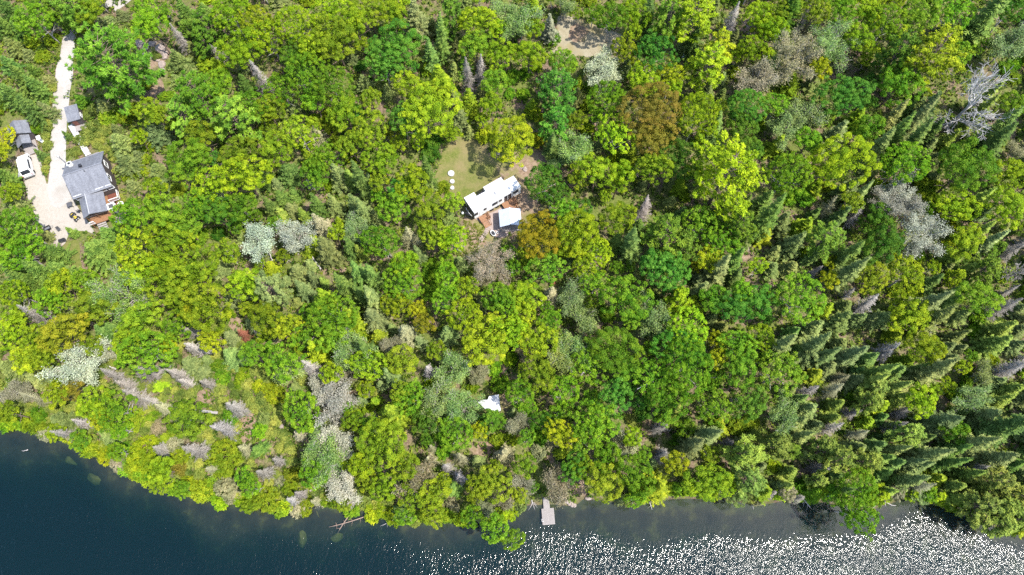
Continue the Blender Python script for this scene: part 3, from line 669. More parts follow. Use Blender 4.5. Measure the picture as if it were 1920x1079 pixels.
# cross-gabled porch on the lake side
px0, px1, py0, py1 = -2.55, 1.35, -W / 2 - 4.3, -W / 2 - .15
zc = 2.75
pw = (px1 - px0)
porch = MB()
q = []
xr = px0 + 1.25
for (xa, xb) in ((px0 - .25, xr), (px1 + .25, xr)):
    porch.slab([(xa, py0 - .3, zc), (xa, py1, zc), (xb, py1, zc + .75), (xb, py0 - .3, zc + .75)], .12)
pr = porch.build('porch_roof', M['shingle'], H)
MB().box((xr, (py0 + py1) / 2 - .15, zc + .775), (.14, py1 - py0 + .3, .05)).build('ridge_cap', M['vent_grey'], pr)
MB().box(((px0 + px1) / 2, py0 - .33, zc - .06), (pw + .5, .05, .14)).build('fascia', M['siding'], pr)
deck(H, px0, px1, py0 - .9, py1, .9, -1.0, 'cedar', 'porch_floor', 'y')
for x in (px0 + .1, (px0 + px1) / 2, px1 - .1):
    MB().box((x, py0 - .02, 1.75), (.14, .14, 1.7)).build('porch_post', M['cedar'], H)
deck(H, px1 + .05, L / 2 + .3, -W / 2 - 1.9, -W / 2 - .1, .85, -1.0, 'redbrown', 'side_deck', 'x')
railing(H, [(px1 + .3, -W / 2 - 1.85), (L / 2 + .25, -W / 2 - 1.85), (L / 2 + .25, -W / 2 - .2)], .85, 'white_paint', name='railing')
deck(H, px1 + 1.0, L / 2 - .1, -W / 2 - 3.7, -W / 2 - 2.0, .5, -1.0, 'redbrown', 'lower_deck', 'x')
mb = MB().prism([(px1 + .3, -W / 2 - 6.2), (L / 2 - .6, -W / 2 - 6.6), (L / 2 + .7, -W / 2 - 5.2), (L / 2 + .6, -W / 2 - 3.2), (L / 2 - .1, -W / 2 - 2.0), (px1 + .3, -W / 2 - 2.0)], -1.0, .22)
mb.build('patio', M['paver'], H)
steps(H, -1.6, .0, py0 - .95, -.32, 4, .9, .2, 'tan_plank', 'front_steps')
railing(H, [(px0 + .05, py0 - .85), (-1.7, py0 - .85)], .9, 'white_paint', .9, 'railing')
railing(H, [(px1 + .3, -W / 2 - 6.15), (L / 2 - .6, -W / 2 - 6.55)], .22, 'white_paint', .8, 'railing')
deck(H, L / 2 - 3.6, L / 2 - 1.0, W / 2 + .35, W / 2 + 1.35, 1.6, -.8, 'tan_plank', 'rear_landing', 'x')
railing(H, [(L / 2 - 2.8, W / 2 + 1.3), (L / 2 - .95, W / 2 + 1.3), (L / 2 - .95, W / 2 + .5)], 1.6, 'tan_plank', .9, 'railing')
HM = H.matrix_basis if False else Matrix.Translation(c) @ Matrix.Rotation(a, 4, 'Z')
def on_house(x, y, z): return HM @ Vector((x, y, z))

# things on the patio and the deck
t = thing('hot_tub', 'square white-rimmed hot tub on the red-brown deck of the house', 'hot tub', on_house(L / 2 - 1.5, -W / 2 - 2.85, .5), a)
mb = MB()
for o_, s_ in (((0, .55), (1.3, .2)), ((0, -.55), (1.3, .2)), ((.55, 0), (.2, .9)), ((-.55, 0), (.2, .9))):
    mb.box((*o_, .42), (*s_, .84))
mb.build('shell', M['white_paint'], t, bevel=.03)
MB().box((0, 0, .62), (.88, .88, .05)).build('cover', M['dark_fabric'], t)
t = thing('barbecue', 'barbecue under a dark grey cover on the patio', 'barbecue', on_house(px1 + 1.0, -W / 2 - 4.4, .22), a + .3)
MB().box((0, 0, .5), (.62, 1.35, .9), taper=.9).box((0, 0, 1.03), (.45, 1.0, .22), taper=.75).build('cover', M['dark_fabric'], t, bevel=.06)
for x in (-.25, .25):
    for y in (-.5, .5): MB().box((x, y, .03), (.06, .06, .06)).build('caster', M['black'], t)
def chair(loc, rot, label, mat):
    t = thing('garden_chair', label, 'chair', loc, rot, 'chairs around the house')
    MB().box((0, 0, .42), (.5, .48, .05)).build('seat', M[mat], t)
    MB().box((0, .26, .72), (.5, .05, .6), tilt=('X', -.2)).build('backrest', M[mat], t)
    for x in (-.21, .21):
        for y in (-.2, .2): MB().box((x, y, .2), (.05, .05, .39)).build('leg', M[mat], t)
        MB().box((x * 1.2, .02, .62), (.06, .44, .04)).build('armrest', M[mat], t)
chair(on_house(L / 2 - .25, -W / 2 - 3.9, .22), a - 1.2, 'dark patio chair at the outer edge of the patio, uphill one', 'black')
chair(on_house(L / 2 - .05, -W / 2 - 4.9, .22), a - 1.7, 'dark patio chair at the outer edge of the patio, lake side one', 'black')
t = thing('patio_table', 'pale round table on the patio corner of the house', 'table', on_house(L / 2 + .1, -W / 2 - 2.9, .22), a)
MB().lathe([(.55, .68), (.57, .7), (.57, .73), (.54, .74)], 24).build('table_top', M['white_paint'], t)
MB().lathe([(.3, 0), (.28, .04), (.05, .06), (.05, .68)], 14).build('leg', M['grey_metal'], t)

# front yard of the house
def gp(px, py): 
    g = G(px, py); return Vector((g.x, g.y, g.z + .06))
t = thing('garden_table', 'square dark grey table on the gravel beside the house corner', 'table', gp(134.5, 387), a)
MB().box((0, 0, .72), (.95, .95, .05)).build('table_top', M['dark_fabric'], t, bevel=.01)
for x in (-.4, .4):
    for y in (-.4, .4): MB().box((x, y, .35), (.06, .06, .69)).build('leg', M['black'], t)
chair(gp(151, 398), a + 2.2, 'black garden chair beside the porch wall, near the yellow quad bike', 'black')
chair(gp(113, 432.5), .6, 'grey folding chair on the gravel between black cart and small spruce', 'dark_fabric')

t = thing('quad_bike', 'yellow and black quad bike parked on the tan gravel', 'quad bike', gp(143, 409), math.radians(-38))
bd = MB()
bd.box((.05, 0, .62), (1.05, .34, .3), taper=.8)
bd.box((.5, 0, .755), (.26, .5, .05)); bd.box((-.55, 0, .77), (.2, .44, .04))
bd.build('body', M['yellow'], t, bevel=.03)
fd = MB()
fd.box((-.62, 0, .72), (.52, .86, .06)); fd.box((.62, 0, .7), (.56, .9, .06))
fd.box((.86, 0, .56), (.16, .6, .24), taper=.7)
fd.build('fender', M['black'], t, bevel=.03)
MB().box((-.2, 0, .83), (.62, .32, .14), taper=.85).build('seat', M['black'], t, bevel=.04)
MB().tube([(.32, -.4, 1.0), (.4, -.2, .98), (.42, 0, .9), (.4, .2, .98), (.32, .4, 1.0)], .025, 6).tube([(.42, 0, .9), (.55, 0, .65)], .03, 6).build('handlebar', M['black'], t)
for x, nm in ((-.68, 'rear_rack'), (.68, 'front_rack')):
    mb = MB()
    for k in range(5): mb.box((x, -.32 + .16 * k, .83), (.5, .025, .025))
    mb.box((x - .22, 0, .80), (.03, .74, .025)).box((x + .22, 0, .80), (.03, .74, .025))
    for s in (-1, 1): mb.box((x, s * .3, .765), (.04, .04, .05))
    mb.build(nm, M['black'], t)
for x in (-.62, .62):
    for s in (-1, 1):
        V = MB().lathe([(.14, -.12), (.27, -.12), (.3, -.06), (.3, .06), (.27, .12), (.14, .12)], 18)
        V.v = [np.stack([q[:, 0] + x, q[:, 2] + s * .44, q[:, 1] + .3], 1) for q in V.v]
        w = V.build('wheel', M['rubber'], t)
        R2 = MB().lathe([(.13, -.1), (.13, .1)], 12)
        R2.v = [np.stack([q[:, 0] + x, q[:, 2] + s * .44, q[:, 1] + .3], 1) for q in R2.v]
        R2.build('rim', M['grey_metal'], w)
for s in (-1, 1):
    MB().box((.93, s * .2, .62), (.06, .16, .1)).build('headlight', M['white_paint'], t)

t = thing('utility_cart', 'black utility cart with a grey floor at the edge of the yard', 'cart', gp(92.5, 431), math.radians(32))
mb = MB()
for o_, s_ in (((0, .36), (1.1, .06)), ((0, -.36), (1.1, .06)), ((.52, 0), (.06, .66)), ((-.52, 0), (.06, .66))):
    mb.box((*o_, .58), (*s_, .36))
mb.build('side_panel', M['black'], t)
MB().box((0, 0, .43), (.98, .66, .04)).build('floor_panel', M['grey_metal'], t)
for s in (-1, 1):
    V = MB().lathe([(.08, -.06), (.24, -.06), (.26, 0), (.24, .06), (.08, .06)], 16)
    V.v = [np.stack([q[:, 0] - .1, q[:, 2] + s * .46, q[:, 1] + .26], 1) for q in V.v]
    V.build('wheel', M['rubber'], t)
MB().tube([(.5, -.25, .5), (1.0, -.12, .45), (1.0, .12, .45), (.5, .25, .5)], .025, 6).build('handle', M['grey_metal'], t)
t = thing('storage_box', 'dark storage box with rounded lid beside the grassy path', 'box', gp(119, 453), math.radians(22))
MB().box((0, 0, .27), (1.15, .55, .54)).build('body', M['dark_fabric'], t, bevel=.05)
MB().box((0, 0, .6), (1.22, .62, .12), taper=.9).build('lid', M['black'], t, bevel=.04)
MB().box((0, -.31, .52), (.14, .03, .08)).build('latch', M['grey_metal'], t)

# shed at the driveway, its boardwalk
c2, a2, L2, W2 = frame_quad((116.8, 202), (127, 227), (150.5, 218.5), (140.4, 196.7), 3.0)
t = thing('shed', 'small shed with one-pitch grey roof where the boardwalk starts', 'shed', c2, a2)
MB().add([(x, y, z) for z, k in ((-1, 0), (1, 1)) for x, y in ((-L2 / 2 + .2, -W2 / 2 + .2), (L2 / 2 - .2, -W2 / 2 + .2), (L2 / 2 - .2, W2 / 2 - .2), (-L2 / 2 + .2, W2 / 2 - .2)) for z in ((-1.0 if k == 0 else (2.35 if y < 0 else 2.85)),)],
         [(3, 2, 1, 0), (4, 5, 6, 7), (0, 1, 5, 4), (1, 2, 6, 5), (2, 3, 7, 6), (3, 0, 4, 7)]).build('wall', M['siding'], t)
MB().slab([(-L2 / 2, -W2 / 2, 2.45), (L2 / 2, -W2 / 2, 2.45), (L2 / 2, W2 / 2, 3.05), (-L2 / 2, W2 / 2, 3.05)], .12).build('roof', M['shingle'], t)
d_ = MB().box((-.2, -W2 / 2 + .17, 1.35), (.8, .06, 1.9)).build('door', M['redbrown'], t)
MB().box((.1, -W2 / 2 + .12, 1.3), (.04, .05, .12)).build('handle', M['grey_metal'], d_)
window(t, (L2 / 2 - .2, 0, 1.6), .7, .6, 'x+')
deck(t, -L2 / 2 + .4, L2 / 2 + .1, -W2 / 2 - 1.1, -W2 / 2 + .1, .8, -.8, 'tan_plank', 'landing', 'x')
p0, p1 = G(131, 233, 1.0), G(161, 287, 1.5)
dv = Vector((p1.x - p0.x, p1.y - p0.y))
t = thing('boardwalk', 'narrow white boardwalk running from the small shed to the house', 'boardwalk', p0, math.atan2(dv.y, dv.x))
zl = on_house(0, 0, 1.55).z - p0.z
n = int(dv.length / .16)
mb = MB()
for i in range(n):
    f = (i + .5) / n
    mb.box((dv.length * f, 0, .8 + (zl - .8) * f), (.14, 1.05, .05))
mb.build('tread', M['white_plank'], t)
mb = MB()
for s in (-.45, .45): mb.tube([(0, s, .7), (dv.length, s, zl - .1)], .07, 4)
for f in np.linspace(.05, .95, 5):
    for s in (-.45, .45): mb.box((dv.length * f, s, -.1), (.1, .1, 1.5))
mb.build('support', M['tan_plank'], t)

# twin-roofed shed by the van: ridge runs towards local -y
c3, a3, L3, W3 = frame_quad((8, 235), (18.5, 257), (53, 244), (47, 228), 3.0)
ctr3 = G(31, 241, 3.0); ang3 = math.atan2(*( (lambda u, v: (v.y - u.y, v.x - u.x))(G(35.6, 244, 3.6), G(27.4, 219.6, 3.6)))) - math.pi / 2
t3 = thing('shed', 'shed with two stepped grey gable roofs beside the white van', 'shed', ctr3, ang3)
Wd, Ln = 3.5, 2.7
gable_wall(Ln, Wd, -1.0, 2.5, 1.0, 'y').build('wall', M['siding'], t3)
gable_roof(Ln, Wd, 2.5, 1.0, .22, .12, 'y').build('roof', M['shingle'], t3)
f3 = gable_roof(1.7, 2.3, 2.25, .65, .15, .1, 'y')
f3.v = [q + np.array([.1, -Ln / 2 - 1.25, 0]) for q in f3.v]
f3.build('porch_roof', M['shingle'], t3)
for x in (-1.0, 1.2):
    MB().box((x, -Ln / 2 - 1.95, .55), (.12, .12, 3.2)).build('porch_post', M['siding'], t3)
deck(t3, -1.15, 1.35, -Ln / 2 - 3.0, -Ln / 2 - .03, .25, -.8, 'tan_plank', 'porch_floor', 'x')
d_ = MB().box((.1, -Ln / 2 - .03, 1.25), (.85, .06, 1.95)).build('door', M['redbrown'], t3)
MB().box((.4, -Ln / 2 - .08, 1.2), (.04, .05, .12)).build('handle', M['grey_metal'], d_)
def on3(x, y, z): return Matrix.Translation(ctr3) @ Matrix.Rotation(ang3, 4, 'Z') @ Vector((x, y, z))
t = thing('propane_tank', 'white box-shaped tank standing beside the twin-roofed shed, nearer its wall', 'tank', on3(2.25, -1.9, .1), ang3)
MB().box((0, 0, .45), (.75, .8, .9)).build('body', M['white_paint'], t, bevel=.08)
MB().lathe([(.16, .9), (.16, .98), (.03, 1.02)], 12).build('cap', M['grey_metal'], t)
t = thing('water_barrel', 'white barrel beside the white tank, at the drive edge', 'barrel', on3(2.75, -2.95, .1), ang3)
MB().lathe([(.3, 0), (.36, .1), (.37, .5), (.36, .85), (.3, .95)], 20).build('body', M['white_paint'], t, smooth=True)
MB().lathe([(.3, .95), (.3, .99), (.04, 1.0)], 20).build('lid', M['grey_metal'], t)

# the white van, its tail towards the yard
va = G(47, 296, 1.2); vb = G(58, 331, 1.2)
vang = math.atan2(va.y - vb.y, va.x - vb.x)
t = thing('van', 'white van parked on the gravel with its dark rear window toward the yard', 'van', gp(54, 316), vang)
prof = [(-2.3, .35), (-2.3, .95), (-2.12, 1.15), (-1.75, 1.95), (-1.5, 2.02), (1.0, 2.0), (1.35, 1.85), (1.95, 1.2), (2.45, 1.05), (2.55, .85), (2.55, .35)]
def van_body(w, taper=.86):
    mb = MB(); k = len(prof); V = []
    for s in (-1, 1):
        for x, z in prof:
            V.append((x, s * w / 2 * (taper if z > 1.3 else 1.0), z))
    return mb.add(V, [tuple(range(k)), tuple(range(k, 2 * k))[::-1]] + [(i, k + i, k + (i + 1) % k, (i + 1) % k) for i in range(k)])
van_body(2.0).build('body', M['white_paint'], t, bevel=.06)
def glass(q, name): MB().slab(q, .03).build(name, M['dark_glass'], t)
glass([(-2.14, -.82, 1.2), (-2.14, .82, 1.2), (-1.80, .74, 1.93), (-1.80, -.74, 1.93)], 'rear_window')
glass([(1.42, -.74, 1.83), (1.42, .74, 1.83), (1.96, .84, 1.26), (1.96, -.84, 1.26)], 'windscreen')
for s in (-1, 1):
    MB().box((-.4, s * .935, 1.5), (2.2, .05, .46), tilt=('X', s * .17)).build('side_window', M['dark_glass'], t)
    MB().box((1.5, s * 1.13, 1.25), (.14, .22, .16)).build('mirror', M['black'], t, bevel=.02)
    MB().box((-2.31, s * .82, 1.0), (.05, .2, .35)).build('tail_light', simple('red_lens', (.4, .02, .02), .3, .1), t)
    for x in (-1.45, 1.6):
        V = MB().lathe([(.2, -.11), (.33, -.11), (.36, -.05), (.36, .05), (.33, .11), (.2, .11)], 20)
        V.v = [np.stack([q[:, 0] + x, q[:, 2] + s * .93, q[:, 1] + .36], 1) for q in V.v]
        w = V.build('wheel', M['rubber'], t)
        R2 = MB().lathe([(.19, -.1), (.19, .1)], 14)
        R2.v = [np.stack([q[:, 0] + x, q[:, 2] + s * .93, q[:, 1] + .36], 1) for q in R2.v]
        R2.build('rim', M['grey_metal'], w)
MB().box((-2.38, 0, .55), (.16, 1.9, .22)).build('bumper', M['grey_metal'], t, bevel=.03)
sd = MB().slab([(-1.4, -1.0, 1.2), (.6, -1.0, 1.25), (.2, -1.9, 1.0), (-1.5, -1.85, .75)], .06)
t2 = thing('tarp', 'white tarp sheet pegged down along the verge side of the white van', 'tarp', gp(54, 316), vang)
mb = MB(); K = 10
V = []
for i in range(K + 1):
    for j in range(5):
        u, w = i / K, j / 4
        V.append((-2.3 + 3.6 * u + .15 * math.sin(j), 1.12 + (.25 + 1.0 * (1 - u) ** .8) * w, .18 + .9 * (1 - w) ** 1.5 + .06 * math.sin(u * 9 + w * 5)))
F = [(i * 5 + j, i * 5 + j + 1, (i + 1) * 5 + j + 1, (i + 1) * 5 + j) for i in range(K) for j in range(4)]
sheet = mb.add(V, F).build('sheet', M['tarp_white'], t2, smooth=True)
so = sheet.modifiers.new('thick', 'SOLIDIFY'); so.thickness = .04
for x in (-2.2, -.5, 1.2):
    MB().tube([(x, 2.4 - .25 * x if x < 0 else 1.6, -.1), (x, 2.4 - .25 * x if x < 0 else 1.6, .22)], .03, 6).build('peg', M['grey_metal'], t2)

# long white trailer: local x along its length, lake side = -y
e0, e1 = G(884, 391, 2.8), G(968, 342, 2.8)
tv = Vector((e1.x - e0.x, e1.y - e0.y)); TL = tv.length + .4; ta = math.atan2(tv.y, tv.x)
tc = Vector(((e0.x + e1.x) / 2, (e0.y + e1.y) / 2, 0)); tc.z = tz1(tc.x, tc.y) + .05
T = thing('trailer_home', 'long white trailer home with slide-out rooms at the edge of the lawn', 'trailer', tc, ta)
TW, TZ0, TZ1 = 2.55, .75, 3.25
MB().box((0, 0, (TZ0 + TZ1) / 2), (TL, TW, TZ1 - TZ0)).build('wall', M['white_paint'], T, bevel=.05)
mb = MB().prism([(-TL / 2 - .02, -TW / 2 - .03), (TL / 2 + .02, -TW / 2 - .03), (TL / 2 + .02, TW / 2 + .03), (-TL / 2 - .02, TW / 2 + .03)], TZ1 + .002, TZ1 + .07)
rf = mb.build('roof', M['trailer_roof'], T, bevel=.03)
for x, y, s in ((-3.2, .2, .45), (-.7, -.1, .5), (3.4, .25, .4), (1.6, -.4, .25)):
    MB().box((x, y, TZ1 + .13), (s, s, .12), taper=.85).build('roof_vent', M['vent_grey'], rf, bevel=.02)
for k in range(7):
    MB().box((-TL / 2 + TL * (k + 1) / 8, 0, TZ1 + .074), (.05, TW, .006)).build('roof_seam', M['vent_grey'], rf)
MB().box((.6, 0, TZ1 + .2), (.95, .7, .26), taper=.9).build('air_conditioner', M['vent_grey'], rf, bevel=.05)
for x0, x1, d in ((-TL / 2 + .05, -TL / 2 + 2.1, .95), (-.9, 2.9, .95)):
    s_ = MB().box(((x0 + x1) / 2, TW / 2 + d / 2, (TZ0 + TZ1) / 2 + .05), (x1 - x0, d, TZ1 - TZ0 - .25)).build('slide_out', M['white_paint'], T, bevel=.04)
    MB().box(((x0 + x1) / 2, TW / 2 + d / 2 + .02, TZ1 - .05), (x1 - x0 + .06, d + .06, .06)).build('slide_roof', M['trailer_roof'], s_)
MB().box((-1.75, TW / 2 + .45, 2.1), (1.3, .7, .12)).build('window_awning', M['black'], T)
window(T, (-2.0, TW / 2, 2.2), 1.2, .7, 'y+', 'black')
for x, w in ((-4.6, .5), (-2.7, .35), (-.6, .9), (.55, .4), (3.9, .9)):
    window(T, (x, -TW / 2, 2.3), w, .7 if w > .4 else .5, 'y-', 'black', sash=False)
for x in (1.75, 2.55):
    MB().box((x, -TW / 2 - .02, 1.85), (.68, .05, 1.95)).build('patio_door', M['dark_glass'], T)
d_ = MB().box((-3.6, -TW / 2 - .02, 1.8), (.7, .05, 1.9)).build('door', M['white_paint'], T)
MB().box((-3.3, -TW / 2 - .07, 1.75), (.05, .05, .14)).build('handle', M['black'], d_)
# dark front end with its curved bottom and a white stripe
V = []; kk = 9
for j in range(kk):
    y = -TW / 2 + .04 + (TW - .08) * j / (kk - 1)
    b = .32 * math.cos((j / (kk - 1) - .5) * math.pi)
    for z, f in ((TZ0 - .1, .55), (TZ0 + .9, 1.0), (TZ1 - .25, .55), (TZ1 - .02, .05)):
        V.append((-TL / 2 - .03 - b * f - .08 * f, y, z))
cap = MB().add(V, [(j * 4 + k, j * 4 + k + 1, (j + 1) * 4 + k + 1, (j + 1) * 4 + k) for j in range(kk - 1) for k in range(3)]).build('front_cap', M['black'], T, smooth=True)
so = cap.modifiers.new('thick', 'SOLIDIFY'); so.thickness = .05
MB().tube([(-TL / 2 - .42 - .12 * math.cos((j / 8 - .5) * math.pi), -TW / 2 + .2 + (TW - .4) * j / 8, 2.0) for j in range(9)], .035, 6).build('trim', M['white_paint'], cap)
MB().box((TL / 2 + .03, 0, 2.0), (.06, 1.6, .8)).build('end_window', M['dark_glass'], T)
MB().box((-.3, 0, .5), (TL - .8, TW - .5, .45)).build('skirt', M['black'], T)
mb = MB().tube([(-TL / 2, -.6, .55), (-TL / 2 - 1.5, 0, .5)], .06, 6).tube([(-TL / 2, .6, .55), (-TL / 2 - 1.5, 0, .5)], .06, 6)
mb.build('tow_hitch', M['black'], T)
for x in (-1.2, .0):
    for s in (-1, 1):
        V = MB().lathe([(.18, -.1), (.33, -.1), (.35, 0), (.33, .1), (.18, .1)], 18)
        V.v = [np.stack([q[:, 0] + x, q[:, 2] + s * (TW / 2 - .12), q[:, 1] + .33], 1) for q in V.v]
        V.build('wheel', M['rubber'], T)
TM = Matrix.Translation(tc) @ Matrix.Rotation(ta, 4, 'Z')
def on_t(x, y, z=0.0):
    p = TM @ Vector((x, y, 0)); return Vector((p.x, p.y, tz1(p.x, p.y) + .06 + z))
t = thing('gas_bottle', 'white gas bottle standing at the dark end of the trailer', 'gas bottle', on_t(-TL / 2 - 1.2, 1.1), ta)
MB().lathe([(.2, 0), (.24, .06), (.25, .5), (.2, .64), (.08, .7)], 18).build('body', M['white_paint'], t, smooth=True)
MB().lathe([(.1, .7), (.1, .82), (.02, .83)], 12).build('valve', M['grey_metal'], t)

def tdeck(x0, x1, depth, label, st):
    o = on_t((x0 + x1) / 2, -TW / 2, 0)
    t = thing('wooden_deck', label, 'deck', o, ta, 'cedar decks of the trailer')
    w = x1 - x0
    deck(t, -w / 2, w / 2, -depth, -.06, .72, -.5, 'cedar', 'deck_floor', 'y')
    steps(t, -w / 2 + .1, w / 2 - .5, -depth - .02, -.33, 3, .72, .2, 'cedar', 'steps')
    railing(t, [(w / 2 - .06, -.2), (w / 2 - .06, -depth + .06), (w / 2 - .55, -depth + .06)], .72, 'cedar', .9)
    MB().tube([(w / 2 - .45, -depth - .05, 1.55), (w / 2 - .45, -depth - 1.0, .9)], .05, 6).tube([(w / 2 - .45, -depth - 1.0, .95), (w / 2 - .45, -depth - 1.0, .0)], .05, 6).build('stair_rail', M['cedar'], t)
tdeck(-4.25, -2.35, 1.3, 'small orange cedar deck with steps at the hitch end of the trailer', 3)
tdeck(.75, 3.3, 1.7, 'broad orange cedar deck outside the glass doors of the trailer', 3)

pg = drape('patio', [(868, 400), (884, 408), (905, 420), (918, 428), (928, 446), (945, 446), (975, 430), (978, 408), (962, 388), (942, 388), (925, 398), (905, 405), (892, 398), (880, 398)], M['paver'], .09, seed=11, rough=.12, cell=.8)
tag(pg, 'pink paved patio between the trailer and the gazebo', kind='structure')
# gazebo with a two-sided metal roof, ridge towards the camera-down direction
g0, g1, g2, g3 = (936.5, 393), (937.5, 428), (976, 423), (976, 392)
c5, a5, L5, W5 = frame_quad(g0, g1, g2, g3, 2.4)
t = thing('gazebo', 'gazebo with a pale blue and white metal roof beside the orange maple', 'gazebo', c5, a5)
L5, W5 = 3.95, 3.35
rf = gable_roof(W5, L5, 2.45, .75, .0, .06, 'y').build('roof', M['metal_roof'], t)
MB().box((0, 0, 3.22), (.16, W5, .05)).build('ridge_cap', M['white_paint'], rf)
for x in (-L5 / 2 + .25, L5 / 2 - .25):
    for y in (-W5 / 2 + .2, W5 / 2 - .2):
        MB().box((x, y, 1.1), (.14, .14, 2.6)).build('post', M['tan_plank'], t)
mb = MB()
for x in (-L5 / 2 + .25, L5 / 2 - .25): mb.box((x, 0, 2.28), (.1, W5 - .55, .16))
mb.build('beam', M['tan_plank'], t)
deck(t, -L5 / 2 + .1, L5 / 2 - .1, -W5 / 2 + .05, W5 / 2 - .05, .3, -.5, 'tan_plank', 'floor_deck', 'y')
t = thing('bath_tub', 'white-rimmed oval tub with a dark inside beside the gazebo', 'tub', gp(924.5, 439.5), math.radians(-58))
MB().lathe([(.5, 0), (.56, .3), (.62, .42), (.64, .47), (.56, .49), (.5, .44), (.46, .2), (.1, .14)], 28, sx=1.05, sy=.62).build('shell', M['white_paint'], t, smooth=True)
MB().lathe([(.3, .2), (.5, .36), (.5, .38), (.02, .38)], 28, sx=1.02, sy=.58).build('liner', M['black'], t)
t = thing('plant_pot', 'small pale pot standing between the white-rimmed tub and gazebo', 'pot', gp(933, 438), 0)
MB().lathe([(.16, 0), (.22, .34), (.25, .36), (.24, .4), (.18, .38)], 16).build('body', M['white_paint'], t, smooth=True)
MB().lathe([(.19, .36), (.1, .42), (.02, .43)], 12).build('soil', M['bark'], t)
# stone stair path below the patio
for i in range(9):
    f = i / 8
    p = gp(914 - 11 * f + 2 * math.sin(f * 5), 426 + 27 * f)
    mb = MB(); rr = random.Random(i)
    w = 1.0 + rr.uniform(-.1, .15)
    mb.prism([(-w / 2, -.14), (w / 2 - .05, -.16), (w / 2, .1), (-w / 2 + .06, .15)], -.2, .14)
    o = mb.build('stone_step', M['paver'], None, bevel=.02, loc=(p.x, p.y, p.z), rot=.35 + rr.uniform(-.08, .08))
    w_ = ['first', 'second', 'third', 'fourth', 'fifth', 'sixth', 'seventh', 'eighth', 'ninth'][i]
    tag(o, f'flat pinkish stone step, {w_} one down from the paved patio', 'step', 'stone steps below the patio')
for k, (x, y, r, l) in enumerate([(846, 326.5, .62, 'large white round lid on the lawn, largest of three in line'), (848, 341.5, .45, 'middle of three white round lids in line on the lawn'), (848, 353.5, .4, 'smallest white round lid on the lawn, lowest of three in line')]):
    p = G(x, y)
    t = thing('well_lid', l, 'lid', p, 0, 'white round lids on the lawn')
    MB().lathe([(r, -.2), (r, .3), (r * .97, .34), (r * .9, .36), (.05, .38)], 28).build('cover', M['lid_white'], t)
    MB().box((0, 0, .39), (.25, .05, .05)).build('handle', M['grey_metal'], t)

# white tarp shelter down the slope
cv = G(921, 754, 2.0)
t = thing('tarp_shelter', 'white tarp shelter sagging between poles among trees above the dock', 'shelter', cv, 0)
def loc_px(x, y, h): 
    g = G(x, y, h); return (g.x - cv.x, g.y - cv.y, g.z + h - cv.z)
outl = [loc_px(*q) for q in ((896, 754, 1.5), (903.5, 750, 2.0), (914.5, 750, 2.3), (917, 743.5, 2.2), (935, 740, 2.3), (939, 770, 2.0), (931, 773.5, 1.7), (922, 769, 2.0), (910, 767.5, 1.8))]
ctrp = np.mean(np.array(outl), 0) + np.array([0, 0, .35])
V = [tuple(ctrp)]; F = []; n = len(outl)
ring = [tuple(np.array(ctrp) + (np.array(o_) - ctrp) * .5 + np.array([0, 0, .12 * (i % 2) - .03])) for i, o_ in enumerate(outl)]
V += ring + outl
for i in range(n):
    j = (i + 1) % n
    F += [(0, 1 + i, 1 + j), (1 + i, 1 + n + i, 1 + n + j, 1 + j)]
o = MB().add(V, F).build('canopy', M['tarp_white'], t)
so = o.modifiers.new('thick', 'SOLIDIFY'); so.thickness = .03
for i in (0, 4, 5, 8):
    x, y, z = outl[i]
    zg = tz1(x + cv.x, y + cv.y) - cv.z
    MB().tube([(x * .97, y * .97, zg - .2), (x * .97, y * .97, z - .02)], .04, 6).build('pole', M['grey_metal'], t)

# dock
da = G(1024, 947); 
def wl(px, py, z):
    r = ray(px, py); q = r * ((CAM_H - z) / -r[2]); return Vector((q[0], q[1], z))
q0, q1, q2, q3 = [wl(*p, .45) for p in ((1015.3, 954.5), (1017.5, 985), (1040.7, 983.3), (1038.5, 952.5))]
dc = (q0 + q1 + q2 + q3) / 4; u = (q3 - q0) + (q2 - q1); dang = math.atan2(u.y, u.x)
DW, DL = u.length / 2, ((q0 - q1) + (q3 - q2)).length / 2
t = thing('dock', 'pale grey plank dock with a narrow gangway reaching out over the lake', 'dock', (dc.x, dc.y, 0), dang)
mb = MB(); n = 20
for i in range(n): mb.box((0, -DL / 2 + (i + .5) * DL / n, .43), (DW, DL / n - .025, .05))
mb.build('platform', M['tan_plank'], t)
mb = MB(); g_w, g_l = 1.05, 1.75
for i in range(11): mb.box((-.12, DL / 2 + (i + .5) * g_l / 11, .45), (g_w, g_l / 11 - .02, .05))
mb.build('gangway', M['tan_plank'], t)
mb = MB()
for x in (-DW / 2 + .1, 0, DW / 2 - .1): mb.box((x, 0, .3), (.1, DL - .05, .18))
for y in (-DL / 2 + .05, DL / 2 - .05): mb.box((0, y, .31), (DW - .3, .09, .14))
mb.build('frame', M['tan_plank'], t)
for x in (-DW / 2 + .25, DW / 2 - .25):
    for y in (-DL / 2 + .3, DL / 2 - .3):
        MB().tube([(x, y, -2.5), (x, y, .21)], .08, 8).build('pile', M['bark'], t)
mb = MB()
for s in (-.12, .12): mb.tube([(-DW / 2 - .08, -DL / 2 + .75 + s * 1.6, -.6), (-DW / 2 - .08, -DL / 2 + .75 + s * 1.6, .75), (-DW / 2 + .15, -DL / 2 + .75 + s * 1.6, .6)], .025, 6)
for z in (-.3, .0, .3): mb.box((-DW / 2 - .08, -DL / 2 + .75, z), (.05, .4, .05))
mb.build('ladder', M['white_paint'], t)

